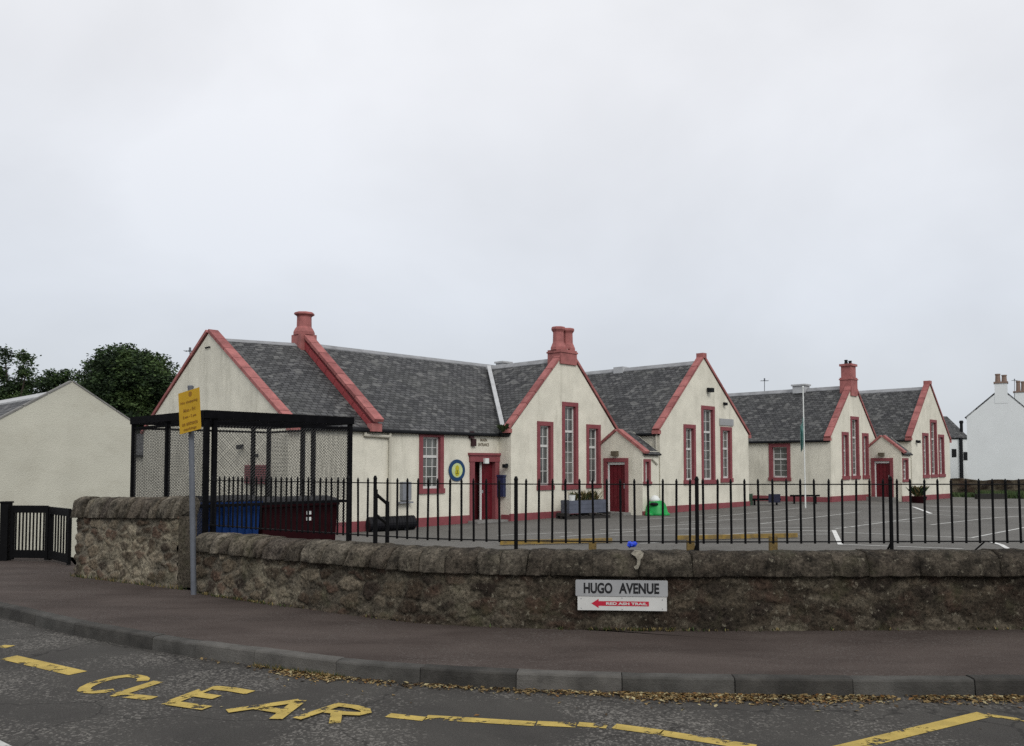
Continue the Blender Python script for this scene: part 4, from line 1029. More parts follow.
for P_, F_, x, y in ((sc2, G4, 916, 441),): lamp(F_, *F_.sz(x, y), P_, k=.8)
print('G1 w', w1, 'G2', l2, r2_, 'G3', l3, r3, 'G4', l4, r4, 'eaves', z1e, z2e, z3e, z4e, 'apex', a1[1], a2[1], a3[1], a4[1], 'porch', AP, AP2)

# round crest and the lettering by the door
s_, z_ = W1.sz(456.3, 470.3); cp = W1.pt(s_, -.02, z_); nrm = -D2
cr = thing('crest_sign', cp, 'round school crest with dark blue ring and pale yellow centre on the cream wall', 'crest')
def disc(m, r, y0, y1, n_=36, r_in=0.0, mi=0):
    for i in range(n_):
        a, b = 2 * math.pi * i / n_, 2 * math.pi * (i + 1) / n_
        P = lambda rr, g_, y: (rr * math.cos(g_), rr * math.sin(g_), y)
        if r_in: m.face([P(r_in, a, y1), P(r, a, y1), P(r, b, y1), P(r_in, b, y1)], None, mi)
        else: m.face([(0, 0, y1), P(r, a, y1), P(r, b, y1)], None, mi)
        m.face([P(r, a, y0), P(r, b, y0), P(r, b, y1), P(r, a, y1)], None, mi)
RC = 0.36
m = MB(); disc(m, RC, 0, .02); o1 = m.build('ring', pmat('dark_blue_enamel', (0.010, 0.045, 0.12), 0.45)); o1.parent = cr
m = MB(); disc(m, RC * .66, 0.018, .026); o2 = m.build('field', pmat('pale_yellow_enamel', (0.48, 0.56, 0.27), 0.45)); o2.parent = cr
m = MB(); ym = pmat('mustard_enamel', (0.42, 0.38, 0.02), 0.45)
for (x, y, r_) in ((0, .07, .10), (0, -.08, .12)):
    for i in range(20):
        a, b = 2 * math.pi * i / 20, 2 * math.pi * (i + 1) / 20; zz_ = .0275 + (.0008 if y > 0 else 0)
        m.face([(x, y, zz_), (x + r_ * .85 * math.cos(a), y + r_ * math.sin(a), zz_), (x + r_ * .85 * math.cos(b), y + r_ * math.sin(b), zz_)])
m.box(-.012, .012, -.10, .0, .029, .031, 1); m.box(-.06, .06, -.11, -.095, .029, .031, 1)
o3 = m.build('emblem', [ym, inkblack]); o3.parent = cr
for o in (cr,): plate_axes(o, D1, Vector((0, 0, 1)))
s_, z_ = W1.sz(483.5, 442); ws = thing('wall_sign', W1.pt(s_, -.012, z_), 'two short lines of brown lettering on the wall above the crest-side door', 'sign'); plate_axes(ws, D1, Vector((0, 0, 1)))
ink2 = pmat('brown_wall_lettering', (0.17, 0.14, 0.10), 0.7)
for tx, y, w_ in (('MAIN', .07, .32), ('ENTRANCE', -.09, .50)):
    t = lettering(tx, .14, ink2, ws, bold=.002); fit(t, w_, .105, .0, y, 0.0)

# ------------------------------------------------------------------ outbuilding at the left
cpn = AT(133, 540, 19.5); OB = Face(cpn, D1, D2)
ob = thing('outbuilding', OB.pt(0, 0, -.3), 'plain grey-cream gabled outbuilding with slate roof behind the black gate', 'outbuilding')
ze_ = OB.sz(132, 424)[1]; sa_, za_ = OB.sz(72, 381.5); sl0 = 2 * sa_
m = MB(); wall_sheet(m, OB, [(sl0, -.6), (0, -.6), (0, ze_), (sa_, za_), (sl0, ze_)], [])
for s in (sl0, 0): m.face([OB.pt(s, 0, -.6), OB.pt(s, 9, -.6), OB.pt(s, 9, ze_), OB.pt(s, 0, ze_)])
m.face([OB.pt(sl0, 9, -.6), OB.pt(0, 9, -.6), OB.pt(0, 9, ze_), OB.pt(sa_, 9, za_), OB.pt(sl0, 9, ze_)])
m.build('wall', shedm, ob)
r = MB()
for s, sg_ in ((sl0, -1), (0, 1)):
    k = (za_ - ze_) / abs(sa_ - s)
    r.slab(OB.pt(s + sg_ * .02, .12, ze_ - k * .02 - .17), OB.pt(s + sg_ * .02, 9.1, ze_ - k * .02 - .17), OB.pt(sa_, 9.1, za_ - .17), OB.pt(sa_, .12, za_ - .17), .05)
r.build('roof', slate, ob)
m = MB(); ridge(m, OB.pt(sa_, .15, za_ - .17), OB.pt(sa_, 9.1, za_ - .17), (za_ - ze_) / abs(sa_), .2, .04); m.build('ridge_cap', pmat('pale_ridge_tile', (0.42, 0.425, 0.43), .85), ob)
m = MB(); skew(m, OB, 0.02, ze_ - .01, sa_, za_ + .0, t0=-.02, t1=.15, th=.03); skew(m, OB, sl0 - .02, ze_ - .01, sa_, za_, t0=-.02, t1=.15, th=.03); m.build('verge', concrete, ob)

# ------------------------------------------------------------------ gate at the left
ga, gm, gb = GZ(5, 560.5), GZ(47.5, 561), GZ(69, 566)
gpost = thing('gate_post', ga, 'square black gate post at the edge of the pavement', 'gate post')
m = MB(); z_ = AT(5, 503, ga.y).z; m.box(ga.x - .07, ga.x + .07, ga.y - .07, ga.y + .07, -.1, z_); m.box(ga.x - .085, ga.x + .085, ga.y - .085, ga.y + .085, z_, z_ + .03); m.build('shaft', black, gpost)
def gate(a, b, label, zt_, zb_, n_):
    o = thing('gate', a.lerp(b, .5), label, 'gate', 'leaves of the black gate')
    d = (b - a).normalized(); a = a + d * .02; b = b - d * .02
    f = MB()
    f.bar(a + Vector((0, 0, zb_)), b + Vector((0, 0, zb_)), .05, .14); f.bar(a + Vector((0, 0, zt_)), b + Vector((0, 0, zt_)), .05, .13)
    for q in (a, b): f.bar(q + Vector((0, 0, zb_ - .1)), q + Vector((0, 0, zt_ + .05)), .055, .055, up=d)
    f.build('frame', black, o)
    b0 = None
    for i in range(n_):
        q = a.lerp(b, (i + 1) / (n_ + 1))
        if b0 is None:
            mm = MB(); mm.box(-.011, .011, -.011, .011, zb_, zt_); b0 = mm.build('bar', black); x = b0
        else: x = b0.copy(); COL.objects.link(x)
        x.parent = o; x.location = q - o.location
    return o
zt_ = AT(30, 509, ga.y).z
gate(ga + Vector((.10, 0, 0)), gm, 'wider black barred gate leaf hung beside the square gate post', zt_, .12, 9)
gate(gm + Vector((.03, 0, 0)), gb, 'narrower black barred gate leaf standing against the tall stone wall', zt_ - .02, .12, 6)

# ------------------------------------------------------------------ bin cage and bins
CF = Face(AT(206, 480, 13.5), D1, D2)
cg = thing('bin_cage', CF.pt(0, 0, -.26), 'open black steel bin cage with wire mesh sides and a deep top band', 'cage')
cs = CF.sz(349.5, 480)[0]; cz = CF.sz(206, 412)[1]; cd = 2.85; zcb = -.3
def post(s, t, w=.07, z=cz):
    m = MB(); m.fbox(CF, s - w / 2, s + w / 2, t - w / 2, t + w / 2, zcb, z); m.build('post', black2, cg)
for s, t in ((0, 0), (.13, 0), (0, cd * .5), (0, cd), (cs, 0), (cs, cd), (cs, cd * .42), (cs, cd * .55), (cs - .35, cd), (cs * .5, cd)): post(s, t)
m = MB()
bh = .10
for (s0, s1, t0, t1) in ((-.05, cs + .05, -.06, -.02), (-.05, cs + .05, cd + .02, cd + .06), (-.06, -.02, -.02, cd + .02), (cs + .02, cs + .06, -.02, cd + .02)):
    m.fbox(CF, s0, s1, t0, t1, cz - bh, cz + .03)
m.build('top_band', black2, cg)
for t in (0, cd):
    for za_, zb_ in ((cz - bh - .09, cz - bh - .05), (1.05, 1.09)): m = MB(); m.fbox(CF, 0.04, cs - .04, t - .02, t + .02, za_, zb_); m.build('rail', black2, cg)
for s in (0, cs):
    for za_, zb_ in ((cz - bh - .09, cz - bh - .05), (1.05, 1.09)): m = MB(); m.fbox(CF, s - .02, s + .02, 0.04, cd - .04, za_, zb_); m.build('rail', black2, cg)
k = 6
for i in range(1, k): m = MB(); m.fbox(CF, cs * i / k - .025, cs * i / k + .025, -.02, cd + .02, cz - .10, cz - .02); m.build('roof_joist', black2, cg)
def mesh_panel(P0, ex, w, z0, z1_):
    m = MB(); pitch = .055; h_ = z1_ - z0; wr = .0031
    n_ = ex.cross(Vector((0, 0, 1)))
    for sg_ in (1, -1):
        c = -h_ if sg_ > 0 else 0.0
        end = w if sg_ > 0 else w + h_
        while c < end:
            # line x = c + sg*z, clipped to 0..w
            pts = []
            z_lo, z_hi = 0.0, h_
            if sg_ > 0: z_lo = max(z_lo, -c); z_hi = min(z_hi, w - c)
            else: z_lo = max(z_lo, c - w); z_hi = min(z_hi, c)
            if z_hi > z_lo + .02:
                a = P0 + ex * (c + sg_ * z_lo) + Vector((0, 0, z0 + z_lo)) + n_ * .003 * sg_; b = P0 + ex * (c + sg_ * z_hi) + Vector((0, 0, z0 + z_hi)) + n_ * .003 * sg_
                m.tube(a, b, wr, 3, caps=False)
            c += pitch
    m.build('mesh_panel', wire, cg)
zt2 = cz - bh - .05
for s0, s1 in ((.13, cs),):
    mesh_panel(CF.pt(s0, 0, 0), D1, s1 - s0, 1.12, zt2)
mesh_panel(CF.pt(0, 0, 0), D2, cd * .5, .6, zt2); mesh_panel(CF.pt(0, cd * .5, 0), D2, cd * .5, .6, zt2)
mesh_panel(CF.pt(0, cd, 0), D1, cs, .6, zt2); mesh_panel(CF.pt(cs, 0, 0), D2, cd, .6, zt2)
# bins
def bin_(F, s0, s1, t0, t1, z0, z1_, body, lidm, label, ribs, stick):
    o = thing('wheeled_bin', F.pt((s0 + s1) / 2, (t0 + t1) / 2, z0), label, 'bin', 'waste bins in the cage')
    m = MB(); k = .04
    zz0 = z0 + .16
    m.hexa([F.pt(s0 + k, t0 + k, zz0), F.pt(s1 - k, t0 + k, zz0), F.pt(s1 - k, t1 - k, zz0), F.pt(s0 + k, t1 - k, zz0), F.pt(s0, t0, z1_), F.pt(s1, t0, z1_), F.pt(s1, t1, z1_), F.pt(s0, t1, z1_)])
    m.fbox(F, s0 - .03, s1 + .03, t0 - .03, t1 + .03, z1_ - .07, z1_ - .005)
    for i in range(ribs):
        s_ = s0 + (s1 - s0) * (i + .75) / (ribs + .5)
        m.hexa([F.pt(s_ - .03, t0 + .01, zz0 + .06), F.pt(s_ + .03, t0 + .01, zz0 + .06), F.pt(s_ + .03, t0 + .08, zz0 + .06), F.pt(s_ - .03, t0 + .08, zz0 + .06), F.pt(s_ - .03, t0 - .025, z1_ - .08), F.pt(s_ + .03, t0 - .025, z1_ - .08), F.pt(s_ + .03, t0 + .05, z1_ - .08), F.pt(s_ - .03, t0 + .05, z1_ - .08)])
    b = m.build('body', body, o)
    m = MB(); n_ = 8
    for i in range(n_):
        a, c = i / n_, (i + 1) / n_
        h = lambda u: z1_ + .02 + 0.07 * math.sin(math.pi * u) ** .7 if 0 < u < 1 else z1_ + .02
        ta, tb = t0 - .03 + (t1 - t0 + .06) * a, t0 - .03 + (t1 - t0 + .06) * c
        m.hexa([F.pt(s0 - .03, ta, z1_), F.pt(s1 + .03, ta, z1_), F.pt(s1 + .03, tb, z1_), F.pt(s0 - .03, tb, z1_), F.pt(s0 - .03, ta, h(a)), F.pt(s1 + .03, ta, h(a)), F.pt(s1 + .03, tb, h(c)), F.pt(s0 - .03, tb, h(c))])
    m.build('lid', lidm, o)
    for s in (s0 + .12, s1 - .12):
        for t in (t0 + .12, t1 - .12):
            m = MB(); m.tube(F.pt(s - .03, t, z0 + .09), F.pt(s + .03, t, z0 + .09), .09, 12); m.build('wheel', darkgrey, o)
    for (u, v) in stick:
        s_ = s0 + (s1 - s0) * u; m = MB(); m.fbox(F, s_ - .045, s_ + .045, t0 - .012, t0 + .06, v - .03, v + .03); m.build('sticker', whitep, o)
    return o
bz = zy(-4.5)
b0_, b1_ = CF.sz(210.5, 515)[0], CF.sz(258, 515)[0]
BF = Face(CF.pt(0, .16, 0), D1, D2)
bs = [BF.sz(x, 515)[0] for x in (210.5, 260, 263, 338)]
bin_(BF, bs[0], bs[1], 0, .95, bz, BF.sz(235, 499)[1] - .04, blue, lid, 'blue ribbed wheeled bin with dark lid inside the cage', 6, [])
bin_(BF, bs[2], bs[3], 0.02, .98, bz, BF.sz(300, 500.5)[1] - .03, redbin, lid, 'maroon wheeled bin with two white stickers inside the cage', 0, [(.60, BF.sz(305, 513)[1]), (.60, BF.sz(305, 519)[1])])

# ------------------------------------------------------------------ small things in the yard
# ribbed black trough
p0, p1 = GY(368, 532), GY(414, 529.6); tr = thing('trough', p0.lerp(p1, .5), 'black ribbed drum-shaped trough lying in front of the cream wall', 'trough')
m = MB(); r_ = .22; n_ = 16; d = (p1 - p0)
for i in range(n_):
    a, b = p0 + d * (i / n_), p0 + d * ((i + .8) / n_); c = p0 + d * ((i + 1) / n_)
    zc_ = Vector((0, 0, r_)); m.tube(a + zc_, b + zc_, r_, 18); m.tube(b + zc_, c + zc_, r_ * .94, 18)
m.build('barrel', lid, tr)
for f in (.15, .85): m = MB(); q = p0 + d * f; m.box(q.x - .05, q.x + .05, q.y - .25, q.y + .25, q.z, q.z + .07); m.build('cradle', darkgrey, tr)
o = tuft('weed', GY(425, 525.5) - D2 * .1, 40, .36, .30, weedm[:1] + leafs[1:2], lw=.03); tag(o, 'dark green weed tuft growing at the foot of the cream wall', 'weed')
# blue-grey planter on a pallet
pa, pbk = GY(570, 519.5), GY(608, 517.8); PFc = Face(pa, (pbk - pa).normalized(), Vector((-(pbk - pa).normalized().y, (pbk - pa).normalized().x, 0))); wl_ = (pbk - pa).length
pl_ = thing('planter', pa.lerp(pbk, .5), 'blue-grey wooden planter box of dry plants on a dark pallet by the wall', 'planter')
m = MB(); zp = pa.z
for t in (0, .35, .7): m.fbox(PFc, -.15, wl_ + .1, t, t + .1, zp, zp + .10)
for i in range(7): s_ = -.15 + (wl_ + .15) * i / 7; m.fbox(PFc, s_, s_ + .13, -.02, .82, zp + .10, zp + .13)
for s_ in (-.12, wl_ * .5, wl_): m.fbox(PFc, s_, s_ + .1, -.01, .8, zp + .13, zp + .20)
m.build('pallet', pmat('dark_pallet_wood', (0.03, 0.028, 0.026), .9), pl_)
m = MB(); zt0 = zp + .20
for i in range(3): z_ = zt0 + .15 * i; m.fbox(PFc, 0, wl_ - .02, .05, .09, z_, z_ + .145); m.fbox(PFc, 0, wl_ - .02, .66, .70, z_, z_ + .145); m.fbox(PFc, 0.001, .04, .09, .66, z_, z_ + .145); m.fbox(PFc, wl_ - .06, wl_ - .021, .09, .66, z_, z_ + .145)
m.fbox(PFc, .04, wl_ - .06, .09, .66, zt0 + .3, zt0 + .40)
m.build('box', slatebl, pl_)
for f in (.25, .45, .62, .8): tuft('plant', PFc.pt(wl_ * f, .38, zt0 + .38), 60, .55, .30, weedm + weedm[1:] + leafs[1:2], pl_, lw=.02)
m = MB(); c = PFc.pt(.18, .2, zt0 + .40); m.lathe(c, [(.10, 0), (.13, .22), (.14, .24)], 12); m.build('pot', whitep, pl_)
# green dome bin shaped like a squat creature with an open mouth: generic rounded green bin
gp = GY(656.5, 515); gb_ = thing('play_bin', gp, 'bright green squat dome-shaped litter bin with white top and dark open mouth', 'bin')
m = MB(); m.lathe(gp, [(.44, 0.0), (.46, .05), (.42, .12), (.38, .28), (.33, .42), (.26, .50), (.12, .55), (.02, .56)], 20); m.build('body', green, gb_, smooth=True)
m = MB(); m.lathe(gp + Vector((-.06, -.02, .50)), [(.20, 0), (.18, .10), (.10, .20), (.02, .23)], 14); m.build('hood', whitep, gb_, smooth=True)
m = MB(); m.lathe(gp + Vector((-.13, -.27, .35)), [(.03, 0), (.15, .02), (.16, .08), (.10, .12)], 12); m.build('mouth', lid, gb_)
for sx in (-.30, .28): m = MB(); m.lathe(gp + Vector((sx, -.30, 0)), [(.16, 0), (.17, .05), (.10, .12), (.02, .14)], 12); m.build('foot', green, gb_, smooth=True)
# benches by the far block
def bench(px0, px1, py, seat_h, label, blocks):
    a, b = GY(px0, py), GY(px1, py); d = (b - a).normalized(); F = Face(a, d, Vector((-d.y, d.x, 0))); w = (b - a).length
    o = thing('bench', a.lerp(b, .5), label, 'bench')
    m = MB(); m.fbox(F, 0, w, 0, .32, a.z + seat_h, a.z + seat_h + .07); m.build('seat', black2, o)
    for s in (w * .14, w * .86): m = MB(); m.fbox(F, s - .04, s + .04, .04, .28, a.z, a.z + seat_h); m.build('leg', black2, o)
    for (s0, s1, z0, z1_, mt) in blocks: m = MB(); m.fbox(F, s0 * w, s1 * w, -.05, .37, a.z + z0, a.z + z1_); m.build('end_block', mt, o)
    return o
bench(750, 781, 505.3, .22, 'low black bench with a navy end block against the far school wall', [(.60, .98, .12, .48, pmat('navy_block', (0.02, 0.022, 0.045), .7)), (-.06, .08, 0.0, .50, pmat('dull_green_block', (0.035, 0.07, 0.045), .7))])
bench(790, 820, 504.0, .33, 'thin dark plank bench on short legs under the far school window', [])
# flower pot near the far porch
fp = GY(918.5, 503); po_ = thing('flower_pot', fp, 'dark red tub of straggling plants beside the far porch', 'plant pot')
m = MB(); m.lathe(fp, [(.28, 0), (.36, .24), (.38, .30), (.34, .31)], 14); m.build('tub', redbin, po_)
tuft('plant', fp + Vector((0, 0, .28)), 90, .75, .42, leafs[:2] + weedm[1:], po_, lw=.05)
# low dark beam far right
a, b = GY(976, 499), GY(1006, 499); m = MB(); m.bar(a + Vector((0, 0, .14)), b + Vector((0, 0, .14)), .28, .28)
o = m.build('timber_beam', pmat('dark_timber', (0.025, 0.024, 0.022), .9)); tag(o, 'long low dark timber beam lying before the far stone wall', 'beam')
stubm = pmat('faded_yellow_stub', (0.20, 0.135, 0.045), .9, .3, 9.0, .4, 50, col2=(0.10, 0.075, 0.04), thr=(.45, .7))
# yellow edging and stubs behind the wall
for i, (x0, x1, y, lab) in enumerate(((500, 612, 545.5, 'worn yellow painted timber edging at the left, between two yellow stubs'), (676, 797, 540.5, 'worn yellow painted timber edging at the right, on the yard behind the railing'))):
    a, b = GY(x0, y), GY(x1, y - 2.5); m = MB(); m.bar(a + Vector((0, 0, .07)), b + Vector((0, 0, .07)), .10, .10)
    o = m.build('timber_edging', ywood); tag(o, lab, 'edging', 'yellow edging boards in the yard')
for x, yt, lab in ((592.5, 541.5, 'yellow wooden stub behind the wall, nearest the nameplate'), (690.5, 540, 'yellow wooden stub behind the wall beside the thick railing post'), (773, 536.5, 'tallest yellow wooden stub behind the wall, farthest right of three')):
    c = AT(x, yt, 9.62 if x > 600 else 9.7); m = MB(); w_ = .042
    m.box(c.x - w_, c.x + w_, c.y - .03, c.y + .03, zy(c.x), c.z); m.hexa([(c.x - w_, c.y - .03, c.z), (c.x + w_, c.y - .03, c.z), (c.x + w_, c.y + .03, c.z), (c.x - w_, c.y + .03, c.z), (c.x - w_ + .01, c.y - .02, c.z + .015), (c.x + w_ - .01, c.y - .02, c.z + .015), (c.x + w_ - .01, c.y + .02, c.z + .015), (c.x - w_ + .01, c.y + .02, c.z + .015)])
    o = m.build('wooden_stub', stubm); tag(o, lab, 'post', 'yellow wooden stubs')
# crumpled blue wrapper on the wall
c = wall.off(wall.find(632, .20, .85), .20, .0); c.z = .87
m = MB(); n_, k_ = 14, 8
for i in range(k_ + 1):
    for j in range(n_):
        th, ph = math.pi * i / k_, 2 * math.pi * j / n_
        v = Vector((math.sin(th) * math.cos(ph) * .055, math.sin(th) * math.sin(ph) * .045, math.cos(th) * .034)); v *= 1 + .45 * noise.noise(v * 45 + Vector((3, 1, 2)))
        m.v.append(tuple(c + v))
for i in range(k_):
    for j in range(n_): a = i * n_ + j; b = i * n_ + (j + 1) % n_; m.f.append((a, b, b + n_, a + n_)); m.uv.append(None); m.mi.append(0)
o = m.build('wrapper', brightblue); tag(o, 'small crumpled bright blue wrapper lying on the wall cope', 'litter')
# flagpole
fb = GY(805.5, 508); ft = AT(803, 388, fb.y); fl = thing('flagpole', fb, 'white flagpole with a limp teal flag before the far school block', 'flagpole')
m = MB(); m.tube(fb, ft, .03, 10, .022); m.lathe(ft, [(.035, 0), (.045, .04), (.02, .08)], 10); m.build('pole', whitep, fl)
m = MB(); n_ = 12
top = AT(803, 416, fb.y).z; bot = AT(803, 439, fb.y).z
for i in range(n_):
    def col(u, z): 
        return Vector((ft.x - .02 - .15 * u * (1 - .35 * (top - z) / (top - bot)) , fb.y - .03 + .09 * math.sin(u * 9 + z * 2.2), z - .65 * u))
    u0_, u1_ = i / n_, (i + 1) / n_
    for k in range(6):
        za2, zb2 = top + (bot - top) * k / 6, top + (bot - top) * (k + 1) / 6
        m.face([col(u0_, za2), col(u1_, za2), col(u1_, zb2), col(u0_, zb2)])
m.build('flag', teal, fl)

# ------------------------------------------------------------------ aerials
def aerial(x, y0, y1, d, label, mast_px=1):
    a, b = AT(x, y0, d), AT(x, y1, d); o = thing('aerial', a, label, 'aerial')
    m = MB(); m.tube(a, b, .025, 6); m.build('mast', galv, o)
    m = MB(); m.tube(b + Vector((-.25, 0, -.05)), b + Vector((.25, 0, -.05)), .02, 6)
    for k in range(5): q = b + Vector((-.22 + .11 * k, 0, -.05)); m.tube(q + Vector((0, -.2, 0)), q + Vector((0, .2, 0)), .012, 5)
    m.tube(b + Vector((0, 0, -.05)), b + Vector((0, 0, .12)), .05, 6)
    m.build('antenna', galv, o)
aerial(764.5, 445, 380, 56, 'thin television aerial standing above the far block roof ridge')
aerial(190, 470, 350, 40, 'thin television aerial above the outbuilding side of the main gable')
aerial(1014.5, 430, 380, 84, 'thin television aerial beside the distant chimney stacks')
# ------------------------------------------------------------------ white houses far right and the far wall
def house(name, pts_px, d, label, depth, wallm, chim=None, wins=(), group=None):
    (lx, ly), (ax, ay), (rx, ry) = pts_px
    a, b, c = AT(lx, ly, d), AT(ax, ay, d), AT(rx, ry, d)
    o = thing(name, Vector((b.x, d, 0)), label, 'house', group)
    th_ = R(31); F = Face(Vector((a.x, d, 0)), Vector((math.cos(th_), -math.sin(th_), 0)), Vector((math.sin(th_), math.cos(th_), 0)))
    sa, bz_ = F.sz(ax, ay); W, cz_ = F.sz(rx, ry); b.z = bz_; c.z = cz_
    m = MB(); wall_sheet(m, F, [(0, -.4), (W, -.4), (W, c.z), (sa, b.z), (0, a.z)], [])
    for s, z in ((0, a.z), (W, c.z)): m.face([F.pt(s, 0, -.4), F.pt(s, depth, -.4), F.pt(s, depth, z), F.pt(s, 0, z)])
    m.face([F.pt(0, depth, -.4), F.pt(W, depth, -.4), F.pt(W, depth, c.z), F.pt(sa, depth, b.z), F.pt(0, depth, a.z)])
    m.build('wall', wallm, o)
    r = MB()
    r.slab(F.pt(-.15, .0, a.z - .12), F.pt(-.15, depth, a.z - .12), F.pt(sa, depth, b.z + .06), F.pt(sa, .0, b.z + .06), .12)
    r.slab(F.pt(W + .15, .0, c.z - .12), F.pt(W + .15, depth, c.z - .12), F.pt(sa, depth, b.z + .06), F.pt(sa, .0, b.z + .06), .12)
    r.build('roof', slate, o)
    if chim:
        x0, x1, y0, y1, pots = chim
        p, q = F.sz(x0, y1), F.sz(x1, y0); s0, s1, zl, zh = p[0], q[0], p[1], q[1]
        m = MB(); m.fbox(F, s0, s1, -.02, .9, zl - .6, zh); co = m.build('chimney', [wallm], o)
        cb = MB(); cb.fbox(F, s0 - .06, s1 + .06, -.08, .96, zh + .002, zh + .14); cb.build('cornice', potm, co)
        for x, ytop in pots:
            u, zt_ = F.sz(x, ytop); pp = F.pt(u, .4, zh + .14); h_ = zt_ - zh - .14; m = MB(); m.lathe(pp, [(.20, 0), (.17, h_ * .8), (.20, h_ * .86), (.20, h_)], 12); m.build('chimney_pot', potm, co)
    return o, F
o, Fh = house('house', ((966.5, 416), (1001, 388), (1036, 416)), 70, 'white rendered gable house with two clay chimney pots behind the far stone wall', 10, white, (994.7, 1007.3, 383, 396, ((997.5, 373.5), (1004, 374.5))), group='white houses beyond the yard')
house('house', ((990, 420), (1022, 398), (1052, 420)), 86, 'white house mostly hidden, only a chimney stack with dark pots above its neighbour', 9, white, (1014, 1030, 392, 402, ((1018, 380.5), (1023, 381), (1028, 381))), group='white houses beyond the yard')
# small white house with hipped-looking roof seen between the school and the white gable
hx = thing('house', AT(958, 470, 84) * 1.0, 'small white cottage with grey slate slope squeezed between school and white gable', 'house', 'white houses beyond the yard'); hx.location.z = 0
F = Face(AT(940, 470, 84), Vector((1, 0, 0)), Vector((0, 1, 0)))
w_ = AT(968, 470, 84).x - AT(940, 470, 84).x; zl_ = AT(955, 437.5, 84).z; zr_ = AT(966, 421, 84).z
m = MB(); m.fbox(F, 0, w_, 0, 8, -.4, zl_); m.build('wall', white, hx)
m = MB(); m.slab(F.pt(-.2, -.2, zl_ - .02), F.pt(w_ + .1, -.2, zl_ - .02), F.pt(w_ + .1, 4, zr_ + .7), F.pt(w_ * .75, 4, zr_ + .7), .12); m.slab(F.pt(w_ + .1, 4.0, zr_ + .69), F.pt(w_ + .1, 8.2, zl_), F.pt(0, 8.2, zl_), F.pt(w_ * .75, 4.0, zr_ + .69), .1); m.build('roof', slate, hx)
m = MB(); p = F.sz(960.5, 455)[0]; m.fbox(F, p - .12, p + .12, -.25, -.01, 0, zl_ - .05); m.build('downpipe', darkgrey, hx)
for x, y, k in ((954, 453, .22), (966.5, 456, .3)):
    s_, z_ = F.sz(x, y); m = MB(); m.fbox(F, s_ - k, s_ + k, -.05, -.004, z_ - .4, z_ + .4); m.build('window', darkgrey, hx)
m = MB(); s_, z_ = F.sz(966.5, 418); m.lathe(F.pt(s_, 1.0, z_ - 1.4), [(.15, 0), (.15, .9), (.2, .95), (.2, 1.1), (.15, 1.2)], 8); m.build('chimney', darkgrey, hx)
# far stone wall with grass at its foot
fw = thing('stone_wall', AT(985, 490, 49), 'far brown stone wall along the yard edge below the white house', 'stone wall')
fpth = Path([(AT(946, 490, 50.5).x, 50.5), (AT(985, 490, 49).x, 49.0), (AT(1090, 490, 45).x, 45.0)], ds=.3, smooth=1)
m = MB(); m.tint = []
zt3 = lambda s: AT(985, 479.5, 49).z + .12 * noise.noise(Vector((s * .8, 0, 0)))
n_ = int(fpth.len / .2); rr = 8
for i in range(n_ + 1):
    s = fpth.len * i / n_ * .999
    for k in range(rr + 1):
        z = -.2 + (zt3(s) + .2) * k / rr; e, rv = stone_field(s * .5, z * .4)
        p = fpth.off(s, -.06 * e, z); m.v.append(tuple(p)); c = PAL[int(abs(rv[0]) * 4.99) % 5]; m.tint.append(tuple(x * .8 for x in c))
    p = fpth.off(s, .5, zt3(s)); m.v.append(tuple(p)); m.tint.append((.06, .055, .035))
q = rr + 2
for i in range(n_):
    for k in range(rr + 1): a = i * q + k; m.f.append((a, a + q, a + q + 1, a + 1)); m.uv.append(None); m.mi.append(0)
m.build('rubble_face', stone, fw)
m = MB(); 
for i in range(2600):
    s = random.uniform(.2, fpth.len - .2); p = fpth.off(s, -random.uniform(.1, 1.6), zy(30)); h = random.uniform(.12, .38) * (1.3 if s > fpth.len * .3 else .8); t_ = Vector((random.uniform(.02, .05), 0, 0)); ln = Vector((random.uniform(-.15, .15), random.uniform(-.1, .1), h))
    m.face([p - t_, p + t_, p + ln], None, random.randrange(3))
o = m.build('grass', [weedm[0], leafs[1], leafs[2]]); tag(o, 'rough grass growing along the foot of the far wall', 'grass', None, 'stuff')

